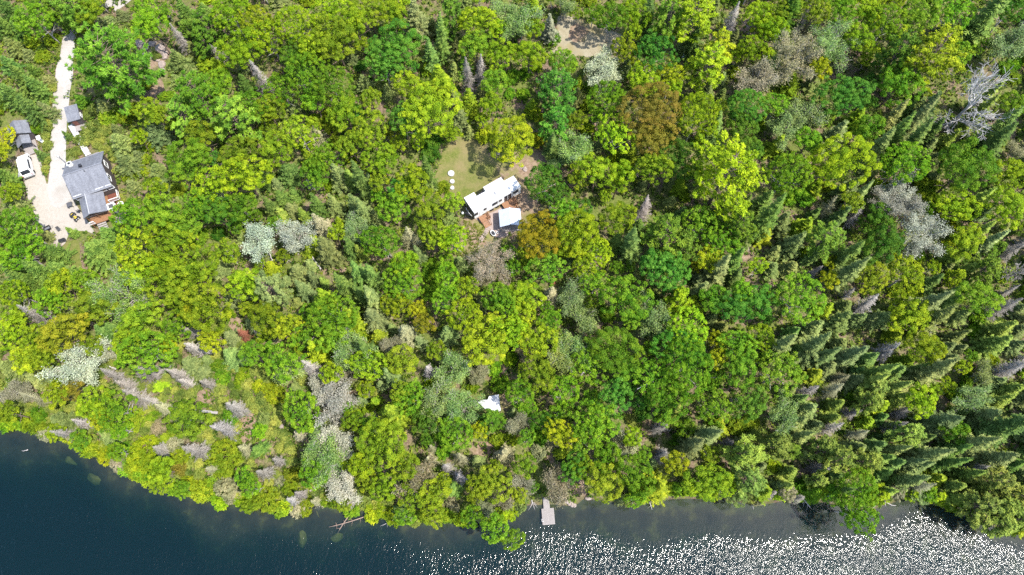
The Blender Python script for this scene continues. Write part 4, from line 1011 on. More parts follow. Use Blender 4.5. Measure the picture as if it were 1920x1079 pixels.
# something blue and white under the pines
p = G(1291, 107)
t = thing('rowing_boat', 'small blue boat with white bow lying under pines near the top', 'boat', (p.x, p.y, p.z + .1), .1)
hull = []
for i in range(9):
    f = i / 8; x = -1.5 + 3.0 * f; w = .62 * math.sin(math.pi * min(1, .25 + f * .75)) ** .6 * (1 if f < .95 else .25)
    hull.append([(x, -w, .55), (x, -w * .75, .15), (x, 0, .02), (x, w * .75, .15), (x, w, .55)])
V = [q for r_ in hull for q in r_]
o = MB().add(V, [(i * 5 + j, i * 5 + j + 1, (i + 1) * 5 + j + 1, (i + 1) * 5 + j) for i in range(8) for j in range(4)] + [(0, 1, 2, 3, 4)[::-1]]).build('hull', M['tarp_blue'], t, smooth=True)
so = o.modifiers.new('thick', 'SOLIDIFY'); so.thickness = .05
MB().prism([(-1.5, -.5), (-.7, -.6), (-.7, .6), (-1.5, .5)], .52, .58).build('bow_deck', M['white_paint'], t)
for x in (0, .8): MB().box((x, 0, .42), (.28, 1.1, .05)).build('bench', M['white_paint'], t)
# ---------------------------------------------------------------- tree shapes
def unit(a):
    return a / (np.linalg.norm(a, axis=-1, keepdims=True) + 1e-9)

def cards(C, Nn, rng, half_l, half_w, T=None, fold=0.0):
    """small four-cornered leaves at C facing Nn"""
    n = len(C)
    if T is None:
        T = rng.normal(size=(n, 3))
    T = T - (T * Nn).sum(1)[:, None] * Nn
    T = unit(T)
    B = np.cross(Nn, T)
    hl = np.broadcast_to(half_l, (n,))[:, None]; hw = np.broadcast_to(half_w, (n,))[:, None]
    V = np.stack([C + T * hl, C + B * hw - Nn * fold * hw, C - T * hl, C - B * hw - Nn * fold * hw], 1)
    return V

def sticks(A, B, ra, rb, sides=3):
    """thin tapering sticks from A to B; returns quads (n*sides,4,3)"""
    d = unit(B - A)
    ref = np.where(np.abs(d[:, 2:3]) < 0.9, np.array([[0, 0, 1.0]]), np.array([[1.0, 0, 0]]))
    u = unit(np.cross(d, ref)); v = np.cross(d, u)
    ra = np.broadcast_to(ra, (len(A),))[:, None]; rb = np.broadcast_to(rb, (len(A),))[:, None]
    Q = []
    for k in range(sides):
        t0, t1 = 2 * math.pi * k / sides, 2 * math.pi * (k + 1) / sides
        e0 = math.cos(t0) * u + math.sin(t0) * v; e1 = math.cos(t1) * u + math.sin(t1) * v
        Q.append(np.stack([A + e0 * ra, A + e1 * ra, B + e1 * rb, B + e0 * rb], 1))
    return np.concatenate(Q)

def quad_mesh(name, parts, mats):
    """parts: list of (quads (n,4,3), var (n,), material index)"""
    Q = np.concatenate([p[0] for p in parts]); n = len(Q)
    me = bpy.data.meshes.new(name)
    me.vertices.add(4 * n); me.loops.add(4 * n); me.polygons.add(n)
    me.vertices.foreach_set('co', Q.reshape(-1).astype(np.float32))
    me.loops.foreach_set('vertex_index', np.arange(4 * n, dtype=np.int32))
    me.polygons.foreach_set('loop_start', np.arange(0, 4 * n, 4, dtype=np.int32))
    for m in mats: me.materials.append(m)
    mi = np.concatenate([np.full(len(p[0]), p[2], np.int32) for p in parts])
    if mi.any(): me.polygons.foreach_set('material_index', mi)
    at = me.attributes.new('var', 'FLOAT', 'POINT')
    at.data.foreach_set('value', np.repeat(np.concatenate([p[1] for p in parts]), 4).astype(np.float32))
    me.update(calc_edges=True)
    return me

def trunk_mesh(name, H, r0, rng, limbs=(), mat=None, lean=0.02, top=0.06, n=7):
    mb = MB()
    k = 6
    pts = np.stack([np.cumsum(rng.normal(0, lean * H / k, k)), np.cumsum(rng.normal(0, lean * H / k, k)), np.linspace(0, H, k)], 1)
    pts[:, :2] -= pts[0, :2]
    pts[0, 2] = -0.6
    mb.tube(pts, np.linspace(r0, r0 * top, k), n)
    for (z, L, az, up) in limbs:
        f = z / H * (k - 1); i = min(int(f), k - 2)
        p = pts[i] + (pts[i + 1] - pts[i]) * (f - i)
        d = np.array([math.cos(az), math.sin(az), 0])
        q = [p + d * L * s + np.array([0, 0, up * L * (s ** 0.8)]) for s in (0, .35, .7, 1)]
        r = r0 * (1 - z / H) * 0.75 + .02
        mb.tube(q, [r, r * .7, r * .45, r * .15], 5)
    return mb.mesh(name, mat or M['bark'], smooth=True)

def fib(n, rng, cmin=-0.3):
    i = np.arange(n) + rng.uniform(0, 1)
    z = 1 - (1 - cmin) * (i + .5) / n
    th = i * 2.399963 + rng.normal(0, .25, n)
    z = np.clip(z + rng.normal(0, .04, n), -1, 1)
    r = np.sqrt(1 - z * z)
    return np.stack([r * np.cos(th), r * np.sin(th), z], 1)

def broad_crown(seed, R, rc, leaf, irr, flat=.8, cover=1.25, jit=.45, fill=.18):
    rng = np.random.default_rng(seed)
    K = int(2.3 * (R / rc) ** 2) + 8
    D = fib(K, rng, -0.35)
    lobes = unit(rng.normal(size=(9, 3)) + np.array([0, 0, .3])); amp = rng.uniform(-.9, 1.0, 9)
    g = np.exp(-((1 - D @ lobes.T) / .22)) @ amp
    Rr = R * np.clip(1 + irr * g + rng.normal(0, .05, K), .55, 1.25)
    Rr = Rr * np.where(rng.uniform(size=K) < .1, rng.uniform(1.06, 1.22, K), 1.0)
    CC = D * Rr[:, None] * np.array([1, 1, flat])
    drop = rng.uniform(size=K) < .13
    CC, D = CC[~drop], D[~drop]; K = len(CC)
    rk = rc * rng.uniform(.65, 1.3, K)
    per = np.maximum(6, (cover * 2 * math.pi * rk ** 2 * .7 / (leaf * leaf * .5))).astype(int)
    idx = np.repeat(np.arange(K), per); n = len(idx)
    od = unit(D * np.array([1, 1, 1.1]) + np.array([0, 0, .35]))
    U = unit(rng.normal(size=(n, 3)) + od[idx] * .9)
    P = CC[idx] + U * (rk[idx] * rng.uniform(.6, 1.06, n))[:, None] * np.array([1, 1, .72])
    Nn = unit(U * .75 + np.array([0, 0, .35]) + rng.normal(size=(n, 3)) * jit)
    Nn[Nn[:, 2] < -.2] *= -1
    L = leaf * rng.uniform(.7, 1.25, n)
    q = cards(P, Nn, rng, L * .6, L * .42, fold=.25)
    var = np.clip(rng.uniform(0, 1, K)[idx] * .5 + rng.uniform(0, 1, n) * .5, 0, 1)
    m = int(n * fill)
    Di = unit(rng.normal(size=(m, 3)) + np.array([0, 0, .3]))
    Pi = Di * (R * rng.uniform(.25, .85, m))[:, None] * np.array([1, 1, flat])
    qi = cards(Pi, unit(Di + rng.normal(size=(m, 3)) * .6), rng, leaf * .9, leaf * .6)
    return [(q, var, 0), (qi, rng.uniform(0, .5, m), 0)]

def shift(parts, dz):
    return [(q + np.array([0, 0, dz]), v, m) for q, v, m in parts]

def spruce_crown(seed, H, R, droop=.35, spacing=.47, z0=.1, dens=.95, tip=.06):
    rng = np.random.default_rng(seed)
    Q, Vv = [], []
    z = z0 * H
    while z < H - .15:
        t = (z / H - z0) / (1 - z0)
        r = R * max(tip, (1 - t) ** .85) * rng.uniform(.82, 1.12)
        nb = max(4, int((5 + 4 * (1 - t)) * dens))
        a0 = rng.uniform(0, 7)
        for b in range(nb):
            az = a0 + 2 * math.pi * b / nb + rng.normal(0, .22)
            L = r * rng.uniform(.5, 1.28)
            d = np.array([math.cos(az), math.sin(az), 0]); sd = np.array([-d[1], d[0], 0])
            k = max(3, int(L / .26))
            s = (np.arange(k) + .6) / k
            zz = z + .1 * L - droop * L * s + .14 * L * s ** 2 + rng.normal(0, .02, k)
            mid = d[None] * (L * s)[:, None] + np.array([0, 0, 1.0])[None] * zz[:, None]
            wl_ = (.16 + .42 * (1 - s)) * min(1.0, L / 1.5 + .3)
            bv = rng.uniform(.1, .9)
            for sg in (-1, 1):
                T = unit(d[None] * .75 + sg * sd[None] * 1.0 + np.array([0, 0, -.18]) + rng.normal(0, .1, (k, 3)))
                C = mid + T * (wl_ * .7)[:, None]
                Nn = unit(np.array([0, 0, 1.0])[None] + sg * sd[None] * .35 + rng.normal(0, .3, (k, 3)))
                Q.append(cards(C, Nn, rng, wl_ * .85 + .05, .075 + .05 * wl_, T, .6)); Vv.append(np.clip(bv * .6 + .4 * rng.uniform(0, 1, k) + .25 * (s - .5), 0, 1))
            Q.append(cards(mid, unit(np.array([0, 0, 1.0]) + rng.normal(0, .15, (k, 3))), rng, L / k * .8, .1, np.repeat(d[None], k, 0), .6)); Vv.append(np.clip(bv * .6 + .4 * rng.uniform(0, 1, k), 0, 1))
        z += spacing * rng.uniform(.8, 1.2)
    k = 8
    C = np.stack([rng.normal(0, .04, k), rng.normal(0, .04, k), H - .35 + np.linspace(0, .5, k)], 1)
    Q.append(cards(C, unit(rng.normal(size=(k, 3)) * np.array([1, 1, .2])), rng, .22, .05, np.repeat([[0, 0, 1.0]], k, 0))); Vv.append(np.full(k, .8))
    return [(np.concatenate(Q), np.concatenate(Vv), 0)]

def pine_crown(seed, H, R):
    rng = np.random.default_rng(seed)
    P, O, Vv, BA, BB = [], [], [], [], []
    z = .34 * H
    while z < H - .3:
        t = (z / H - .34) / .66
        r = R * (math.sin(math.pi * min(1, .42 + .58 * t)) ** .75 + .1) * rng.uniform(.8, 1.1)
        nb = rng.integers(5, 8); a0 = rng.uniform(0, 7)
        for b in range(nb):
            az = a0 + 2 * math.pi * b / nb + rng.normal(0, .25)
            L = r * rng.uniform(.6, 1.15)
            d = np.array([math.cos(az), math.sin(az), 0]); sd = np.array([-d[1], d[0], 0])
            up = .12 + .35 * t
            BA.append(np.array([0, 0, z])); BB.append(d * L + np.array([0, 0, z + up * L]))
            k = max(4, int(L * 3.6))
            s = rng.uniform(.3, 1.0, k) ** .8
            off = rng.normal(0, .30, k) * (1.15 - s) * L * .6
            c = d[None] * (L * s)[:, None] + sd[None] * off[:, None] + np.array([0, 0, 1.0])[None] * (z + up * L * s + rng.normal(.1, .1, k))[:, None]
            bv = rng.uniform(0, 1)
            for i in range(k):
                P.append(c[i]); O.append(unit(d * .6 + sd * np.sign(off[i]) * .5 + np.array([0, 0, .55]))); Vv.append(bv)
        z += rng.uniform(.75, 1.25)
    P, O, Vv = np.array(P), np.array(O), np.array(Vv)
    m = 18
    idx = np.repeat(np.arange(len(P)), m); n = len(idx)
    U = unit(O[idx] * 1.0 + rng.normal(size=(n, 3)) * .75)
    C = P[idx] + U * rng.uniform(.08, .34, n)[:, None]
    Nn = unit(np.array([0, 0, 1.0]) + rng.normal(size=(n, 3)) * .6)
    q = cards(C, Nn, rng, .27, .07, U, .4)
    var = np.clip(Vv[idx] * .45 + rng.uniform(0, 1, n) * .55, 0, 1)
    BA, BB = np.array(BA), np.array(BB)
    st = sticks(BA, BB, .06, .02, 4)
    return [(q, var, 0), (st, rng.uniform(0, 1, len(st)), 1)]

def dead_conifer(seed, H, R, dens=1.0, tw=.021, broken=0.0):
    rng = np.random.default_rng(seed)
    gap = rng.uniform(0, 6.28)
    A, B, ra, rb = [], [], [], []
    z = .08 * H
    while z < H - .1:
        t = z / H
        r = R * max(.08, (1 - t) ** .8) * rng.uniform(.7, 1.12)
        nb = int(rng.integers(6, 11) * dens); a0 = rng.uniform(0, 7)
        for b in range(nb):
            az = a0 + 2 * math.pi * b / nb + rng.normal(0, .2)
            L = r * rng.uniform(.5, 1.15)
            if broken and (math.cos(az - gap) > 1 - broken or rng.uniform() < broken * .3): L *= rng.uniform(.1, .45)
            d = np.array([math.cos(az), math.sin(az), 0]); sd = np.array([-d[1], d[0], 0])
            p = [np.array([0, 0, z]) + d * L * s + np.array([0, 0, -.28 * L * s + .16 * L * s * s + rng.normal(0, .03)]) + sd * rng.normal(0, .03 * L) for s in (0, .4, .75, 1)]
            for i in range(3):
                A.append(p[i]); B.append(p[i + 1]); ra.append(.034 - .008 * i); rb.append(.026 - .008 * i)
            k = int(L * 9 * dens) + 2
            for _ in range(k):
                s = rng.uniform(.2, .98); i = min(2, int(s * 3)); q = p[i] + (p[i + 1] - p[i]) * (s * 3 - i)
                T = unit(d * .7 + sd * rng.choice([-1, 1]) * rng.uniform(.5, 1.1) + np.array([0, 0, rng.normal(-.1, .25)]))
                A.append(q); B.append(q + T * rng.uniform(.18, .55) * (1.15 - s) * min(1.4, L + .3)); ra.append(tw); rb.append(tw * .45)
        z += rng.uniform(.24, .4) / dens
    q = sticks(np.array(A), np.array(B), np.array(ra), np.array(rb), 3)
    return [(q, rng.uniform(0, 1, len(q)), 0)]

def branching(seed, H, R, levels=4, bare=.3, thick=.16, n0=7, spread=.9):
    rng = np.random.default_rng(seed)
    A, B, ra, rb, tips = [], [], [], [], []
    def grow(p, d, L, r, lev):
        k = 3
        for i in range(k):
            d = unit(d + rng.normal(0, .13, 3) + np.array([0, 0, .05]))
            q = p + d * L / k
            A.append(p); B.append(q); ra.append(r); rb.append(r * .8)
            r *= .8
            if lev > 0 and (i > 0 or lev < levels):
                for _ in range(rng.integers(1, 3)):
                    grow(q, unit(d + rng.normal(0, .55, 3) * spread + np.array([0, 0, .08])), L * rng.uniform(.5, .72), r * .62, lev - 1)
            p = q
        if lev <= 1: tips.append(p)
    for i in range(n0):
        az = 2 * math.pi * i / n0 + rng.normal(0, .3)
        z = H * (bare + (1 - bare) * .55 * i / n0)
        up = .5 + .8 * i / n0
        grow(np.array([0, 0, z]), unit(np.array([math.cos(az), math.sin(az), up])), R * rng.uniform(.75, 1.0), thick * (.9 - .5 * i / n0), levels - 1)
    return np.array(A), np.array(B), np.array(ra), np.array(rb), np.array(tips)

def budding_crown(seed, H, R, leaf=.13, per=13):
    rng = np.random.default_rng(seed)
    A, B, ra, rb, tips = branching(seed, H, R, 4, .45, .10, 8)
    q = sticks(A, B, np.maximum(ra, .017), np.maximum(rb, .012), 3)
    mid = np.concatenate([tips, (A + B)[rb < .03] / 2])
    if len(mid) > 800: mid = mid[rng.permutation(len(mid))[:800]]
    idx = np.repeat(np.arange(len(mid)), per); n = len(idx)
    C = mid[idx] + rng.normal(0, .3, (n, 3))
    Nn = unit(np.array([0, 0, .9]) + rng.normal(size=(n, 3)) * .7)
    lq = cards(C, Nn, rng, leaf * rng.uniform(.6, 1.2, n), leaf * .62)
    return [(lq, np.clip(rng.uniform(0, 1, len(mid))[idx] * .5 + rng.uniform(0, .5, n), 0, 1), 0), (q, rng.uniform(0, 1, len(q)), 1)]

def shrub_crown(seed, R, H, leaf=.15):
    rng = np.random.default_rng(seed)
    K = int(22 * R * R) + 14
    th = rng.uniform(0, 2 * math.pi, K); rr = R * np.sqrt(rng.uniform(0, 1, K))
    hh = H * (1 - .55 * (rr / R) ** 2) * rng.uniform(.55, 1.15, K)
    CC = np.stack([rr * np.cos(th), rr * np.sin(th), hh], 1)
    per = int(30)
    idx = np.repeat(np.arange(K), per); n = len(idx)
    U = unit(rng.normal(size=(n, 3)) + np.array([0, 0, .5]))
    C = CC[idx] + U * rng.uniform(.15, .42, n)[:, None] * np.array([1, 1, 1.2])
    C[:, 2] = np.maximum(C[:, 2], .05)
    Nn = unit(U * .5 + np.array([0, 0, .5]) + rng.normal(size=(n, 3)) * .5)
    q = cards(C, Nn, rng, leaf * rng.uniform(.7, 1.5, n), leaf * .5, fold=.3)
    return [(q, np.clip(rng.uniform(0, 1, K)[idx] * .55 + rng.uniform(0, .45, n), 0, 1), 0)]

PROTO = {}
def proto(kind, size, mats, trunk_name, crown_name, H, R, parts, trunk, crown_ref):
    PROTO.setdefault(kind, []).append(dict(R=R, H=H, trunk=trunk, crown=quad_mesh(crown_name, parts, mats), tn=trunk_name, cn=crown_name, ref=crown_ref))

def limbs_for(rng, H, R, k=6, z0=.35, up=.5):
    return [(H * (z0 + .45 * i / k), R * rng.uniform(.55, .8), rng.uniform(0, 7), up) for i in range(k)]

LM, NM = [M['leaf'], M['bark']], [M['needle'], M['bark']]
for i, R in enumerate((1.7, 1.9, 2.1, 2.6, 2.8, 3.0, 3.2, 3.8, 4.0, 4.2, 5.2, 5.5)):
    rng = np.random.default_rng(100 + i)
    H = 4.5 + 1.75 * R
    hc = H - R * .8
    proto('B', R, LM, 'trunk', 'crown', H, R, shift(broad_crown(100 + i, R * .9, .27 + .045 * R + .07 * (i % 3), .17, .32 + .14 * (i % 3 == 1)), hc), trunk_mesh('trunk', hc + R * .4, .09 + .035 * R, rng, limbs_for(rng, hc, R)), hc + R * .35)
for i, R in enumerate((1.7, 2.5, 2.7, 3.8, 4.9)):
    rng = np.random.default_rng(200 + i)
    H = 4.5 + 1.7 * R
    hc = H - R * .85
    proto('A', R, LM, 'trunk', 'crown', H, R, shift(broad_crown(200 + i, R * .93, .27 + .03 * R, .17, .14, .85, 1.15, .55, .12), hc), trunk_mesh('trunk', hc + R * .4, .08 + .03 * R, rng, limbs_for(rng, hc, R), M['bark_pale']), hc + R * .35)
for i, (R, H) in enumerate(((1.3, 7), (1.7, 10.5), (1.9, 12), (2.1, 13.5), (2.2, 12), (2.6, 12.5))):
    rng = np.random.default_rng(300 + i)
    proto('S', R, NM, 'trunk', 'crown', H, R, spruce_crown(300 + i, H, R), trunk_mesh('trunk', H * .96, .05 + .013 * H, rng, lean=.004), H * .62)
for i, (R, H) in enumerate(((1.6, 6), (2.1, 8.2), (2.3, 9), (3.0, 10.5))):
    rng = np.random.default_rng(400 + i)
    proto('F', R, NM, 'trunk', 'crown', H, R, spruce_crown(400 + i, H, R, .12, .36, .08, 1.15, .14), trunk_mesh('trunk', H * .95, .05 + .013 * H, rng, lean=.006), H * .62)
for i, (R, H) in enumerate(((2.4, 9), (3.1, 11.5), (3.4, 12.5), (5.6, 16))):
    rng = np.random.default_rng(500 + i)
    proto('W', R, NM, 'trunk', 'crown', H, R, pine_crown(500 + i, H, R), trunk_mesh('trunk', H * .97, .08 + .016 * H, rng, lean=.008), H * .72)
for i, (R, H) in enumerate(((1.2, 4.5), (1.3, 5.6), (1.7, 7.5), (1.9, 6.4), (2.1, 9), (2.3, 7.6), (2.5, 9.5))):
    rng = np.random.default_rng(600 + i)
    proto('X', R, [M['deadwood']], 'trunk', 'crown', H, R, dead_conifer(600 + i, H, R, 1.1 + .12 * (i % 2), .02, (0, .55, .25, .4)[i % 4]), trunk_mesh('trunk', H * .99, .05 + .014 * H, rng, lean=.006, mat=M['bark_pale']), H * .55)
for i, (R, H) in enumerate(((2.4, 7.5), (3.1, 9), (3.4, 9.5), (4.4, 11))):
    rng = np.random.default_rng(700 + i)
    proto('P', R, [M['bud'], M['bark_pale']], 'trunk', 'crown', H, R, budding_crown(700 + i, H * .72, R * .72, .095 + .006 * R, 10), trunk_mesh('trunk', H * .8, .07 + .02 * R, rng, limbs_for(rng, H * .7, R * .5), M['bark_pale']), H * .72)
for i, (R, H) in enumerate(((.9, .9), (1.5, 1.3), (2.2, 1.7), (3.0, 2.0))):
    rng = np.random.default_rng(800 + i)
    mb = MB()
    for k in range(7):
        az, q = rng.uniform(0, 7), rng.uniform(.2, .8) * R
        mb.tube([(0, 0, -.2), (q * .4 * math.cos(az), q * .4 * math.sin(az), H * .45), (q * math.cos(az), q * math.sin(az), H * .85)], [.04, .03, .01], 5)
    proto('U', R, LM, 'stem', 'foliage', H, R, shrub_crown(800 + i, R * .95, H), mb.mesh('stem', M['bark'], True), H * .6)
for i, (R, H) in enumerate(((2.4, 7), (5.0, 13))):
    rng = np.random.default_rng(900 + i)
    A, B, ra, rb, tips = branching(905 + i, H * .95, R * .62, 4, .22, .14 + .03 * i, 9, .9)
    q = sticks(A, B, np.maximum(ra, .03), np.maximum(rb, .02), 4)
    proto('K', R, [M['deadwood']], 'trunk', 'crown', H, R, [(q, rng.uniform(0, 1, len(q)), 0)], trunk_mesh('trunk', H * .96, .1 + .035 * R, rng, lean=.01, mat=M['bark_pale'], n=8), H * .6)

PAL = {'l': (.21, .30, .010), 'g': (.13, .245, .012), 'd': (.075, .16, .012), 'e': (.08, .205, .02), 'y': (.175, .245, .011), 'k': (.27, .31, .010), 'o': (.19, .155, .02), 'a': (.24, .215, .012),
       'w': (.35, .37, .26), 'p': (.19, .28, .075), 't': (.25, .24, .13), 'r': (.26, .10, .06), 'n': (.105, .17, .03), 'c': (.155, .195, .055), 'm': (.115, .21, .018), 'f': (.18, .235, .035), 'x': (.235, .21, .18), 'v': (.255, .235, .215)}
CWORD = {'l': 'lime-green', 'g': 'mid-green', 'd': 'dark green', 'e': 'emerald', 'y': 'olive-yellow', 'k': 'bright yellow', 'o': 'orange-brown', 'a': 'amber', 'w': 'silver-white', 'p': 'pale green', 't': 'tan-grey', 'r': 'rust-red',
         'n': 'deep green', 'c': 'grey-green', 'm': 'grass-green', 'f': 'light olive', 'x': 'grey', 'v': 'lavender-grey'}
KIND = {'B': ('broadleaf_tree', 'leafy tree', 'lobed leafy tree', 'leafy trees in the forest'), 'A': ('smooth_crowned_tree', 'leafy tree', 'smooth-crowned tree', 'smooth-crowned trees in the forest'),
        'S': ('spruce_tree', 'spruce', 'spruce', 'spruces in the forest'), 'F': ('fir_tree', 'fir', 'fir', 'firs in the forest'), 'W': ('pine_tree', 'pine', 'pine', 'pines in the forest'),
        'X': ('dead_conifer', 'dead tree', 'dead conifer', 'dead grey conifers'), 'K': ('bare_tree', 'dead tree', 'bare branching tree', 'bare trees'), 'P': ('budding_tree', 'budding tree', 'twiggy budding tree', 'twiggy budding trees'),
        'U': ('shrub', 'shrub', 'low shrub', 'low shrubs')}

def inside_px(poly, x, y):
    c = False
    for (x0, y0), (x1, y1) in zip(poly, poly[1:] + poly[:1]):
        if (y0 > y) != (y1 > y) and x < (x1 - x0) * (y - y0) / (y1 - y0) + x0: c = not c
    return c

TREES = [(float(a), float(b), float(r), t[0], t[1], 1.0) for a, b, r, t in (e.split(',') for e in TREE_ROWS.split())]
# smaller trees and saplings in the gaps between those, of the kinds growing around them
rng = np.random.default_rng(5)
KEEP = [YARD, DRIVE, LAWN, BARE, SAND, [(96, 190), (150, 190), (165, 262), (195, 275), (222, 335), (235, 400), (225, 432), (110, 440)], [(0, 210), (85, 230), (85, 350), (30, 350)], [(110, 430), (160, 440), (158, 515), (125, 515)], [(890, 735), (960, 735), (960, 780), (890, 780)],
        [(255, 80), (320, 80), (320, 200), (255, 200)], [(190, -20), (270, -20), (235, 25), (195, 22)], [(1270, 90), (1315, 90), (1315, 120), (1270, 120)], [(372, 732), (410, 732), (410, 782), (372, 782)], [(445, 775), (482, 775), (480, 835), (445, 835)], [(484, 818), (518, 818), (518, 852), (484, 852)], [(518, 775), (550, 790), (595, 900), (570, 905)], [(1010, 860), (1100, 870), (1100, 960), (1000, 960)],
        [(600, 490), (655, 490), (655, 520), (600, 520)], [(670, 632), (770, 632), (770, 660), (670, 660)], [(880, 828), (935, 828), (935, 855), (880, 855)], [(1380, 455), (1430, 455), (1430, 545), (1390, 545)]]
arr = np.array([t[:3] for t in TREES])
sx_, sy_ = zip(*SHORE_PX)
FILL_KIND = {'B': 'AFUB', 'A': 'AFUA', 'S': 'SSFS', 'F': 'FFUF', 'W': 'FWSF', 'X': 'FSXF', 'P': 'PAUF', 'U': 'UUUU', 'K': 'FFUU'}
FILL_COL = {'S': 'nncn', 'F': 'ccyc', 'X': 'xxtx', 'W': 'mmlm'}
nf = {}
for gy in np.arange(-30, 1000, 25.0):
    for gx in np.arange(-45, 1970, 25.0):
        x, y = gx + rng.uniform(-8, 8), gy + rng.uniform(-8, 8)
        dd = np.hypot(arr[:, 0] - x, arr[:, 1] - y)
        r = rng.uniform(12, 20)
        if (dd < arr[:, 2] * .86 + r * .35).any(): continue
        if y > np.interp(x, sx_, sy_) - 22: continue
        if any(inside_px(p, x, y) for p in KEEP): continue
        nb = TREES[int(np.argmin(dd - arr[:, 2]))]
        t = FILL_KIND[nb[3]][rng.integers(4)]
        if t in FILL_COL: cc = FILL_COL[t][rng.integers(4)]
        elif t == 'P': cc = 'ptp'[rng.integers(3)]
        else: cc = nb[4] if nb[4] in 'lgdeyk' else 'gyl'[rng.integers(3)]
        TREES.append((x, y, r, t, cc, .72)); arr = np.vstack([arr, [x, y, r]])

# low growth over the knoll on the driveway side of the shore
for gy in np.arange(615, 960, 15.0):
    for gx in np.arange(-20, 720, 15.0):
        x, y = gx + rng.uniform(-6, 6), gy + rng.uniform(-6, 6)
        r = rng.uniform(8, 13)
        if (np.hypot(arr[:, 0] - x, arr[:, 1] - y) < arr[:, 2] * .8 + r * .2).any(): continue
        if y > np.interp(x, sx_, sy_) - 12 or any(inside_px(p, x, y) for p in KEEP): continue
        TREES.append((x, y, r, 'U', 'ylctcytg'[rng.integers(8)], .8)); arr = np.vstack([arr, [x, y, r]])
# bushes and small trees leaning out along the water's edge
x = -30.0
while x < 1950:
    if not (975 < x < 1112):
        y = np.interp(x, sx_, sy_)
        if x < 720: t, cc, r = 'UUUBU'[rng.integers(5)], 'ykltyg'[rng.integers(6)], rng.uniform(13, 21)
        else: t, cc, r = 'UBFUW'[rng.integers(5)], 'ylgytc'[rng.integers(6)], rng.uniform(12, 19)
        if t == 'W': cc = 'l'
        y += rng.uniform(-14, 1) if x < 1100 else rng.uniform(-24, -7)
        if (np.hypot(arr[:, 0] - x, arr[:, 1] - y) > arr[:, 2] * .7).all(): TREES.append((x, y, r, t, cc, .7))
    x += rng.uniform(9, 17)
rng = np.random.default_rng(11)
PLACED = []
for (px, py, rp, t, cc, hs) in TREES:
    lst = PROTO[t]
    g = G(px, py, 6.0)
    Rm = rp * scale_at((g.x, g.y, g.z + 6)) * {'B': .93, 'A': .95, 'S': 1.0, 'F': 1.02, 'P': 1.05, 'X': 1.08}.get(t, 1.0)
    cand = sorted(lst, key=lambda p: abs(math.log(p['R'] / Rm)))[:2]
    if t in 'SF' and px > 1300: Rm *= 1.13
    p = cand[0] if abs(math.log(cand[0]['R'] / Rm)) + .25 < abs(math.log(cand[1]['R'] / Rm)) else cand[rng.integers(2)]
    s = Rm / p['R']
    sz = s ** .6 * rng.uniform(.9, 1.12) * hs
    if t in 'UX': sz = s * rng.uniform(.9, 1.1)
    if t in 'SF' and px < 560: sz *= .62
    g = G(px, py, p['ref'] * sz)
    if sd1(g.x, g.y) < .25:
        g.z = 0.05
    PLACED.append(dict(px=px, py=py, r=rp, t=t, c=cc, p=p, s=s, sz=sz, loc=g, H=p['H'] * sz))

# ---------------------------------------------------------------- labels that single each tree out
LAND = [(925, 362, 'the long trailer'), (165, 325, 'the grey house'), (57, 310, 'the white van'), (134, 212, 'the boardwalk shed'), (31, 243, 'the twin-roofed shed'), (1028, 965, 'the dock'), (920, 755, 'the white tarp shelter'),
        (958, 408, 'the gazebo'), (870, 300, 'the lawn'), (1100, 60, 'the sandy slope'), (1225, 205, 'the two rust-brown trees'), (1835, 190, 'the huge bare tree'), (143, 673, 'the white leaning tree'), (520, 447, 'the two white-blossomed trees'),
        (203, 105, 'the big driveway pine'), (452, 625, 'the rust-red dead conifer'), (802, 692, 'the star-shaped dead conifer'), (560, 763, 'the smooth lime dome'), (107, 623, 'the orange shore tree'), (415, 803, 'the lavender dead conifer'),
        (1713, 593, 'the lone lime tree'), (1720, 410, 'the two silver trees'), (1365, 320, 'the tallest pale pine'), (1207, 385, 'the big grey dead conifer'), (313, 908, 'the brush pile'), (665, 985, 'the crossed fallen logs'), (1657, 935, 'the white shore branches'),
        (285, 100, 'the rock outcrop'), (486, 140, 'the grey dead conifer'), (793, 200, 'the broad lime maple'), (740, 83, 'the round emerald tree'), (1557, 523, 'the small yellow tree'), (1003, 433, 'the orange maple'), (1293, 680, 'the tall branchy tree'),
        (720, 645, 'the bare earth strip'), (793, 603, 'the small orange tree'), (1290, 107, 'the blue boat'), (1057, 810, 'the yellow-topped tree'), (1243, 815, 'the two grey conifers'), (1747, 97, 'the yellowish pine'), (1493, 93, 'the tan budding tree'),
        (1583, 295, 'the wide yellow-lime tree'), (1500, 560, 'the wide smooth tree'), (753, 522, 'the deep green dome'), (903, 633, 'the wide lime maple'), (622, 582, 'the smooth olive dome'), (1673, 657, 'the long lavender snag'), (1737, 753, 'the glowing lime tree'),
        (1607, 935, 'the bright shore tree'), (233, 547, 'the big pale tree'), (350, 503, 'the round olive tree'), (1233, 503, 'the emerald lobed tree'), (597, 847, 'the pale shore tree'), (363, 653, 'the grey twiggy tree'), (1473, 773, 'the pale fan-shaped tree'), (1823, 310, 'the wide green tree'),
        (700, 290, 'the golden tree'), (1043, 908, 'the tan dockside tree'), (713, 833, 'the yellow shore maple')]
SEC = ['uphill of', 'lakeward of', 'driveway side of', 'beyond']
ORD = ['first', 'second', 'third', 'fourth', 'fifth', 'sixth', 'seventh']
def sector(dx, dy):
    if abs(dy) >= abs(dx): return 0 if dy < 0 else 1
    return 2 if dx < 0 else 3
for q in PLACED:
    q['size'] = ('big' if q['r'] >= 36 else 'small' if q['r'] < 21 else 'medium')
    q['desc'] = f"{q['size']} {CWORD[q['c']]} {KIND[q['t']][2]}"
groups = {}
for i, q in enumerate(PLACED): groups.setdefault(q['desc'], []).append(i)
used = set()
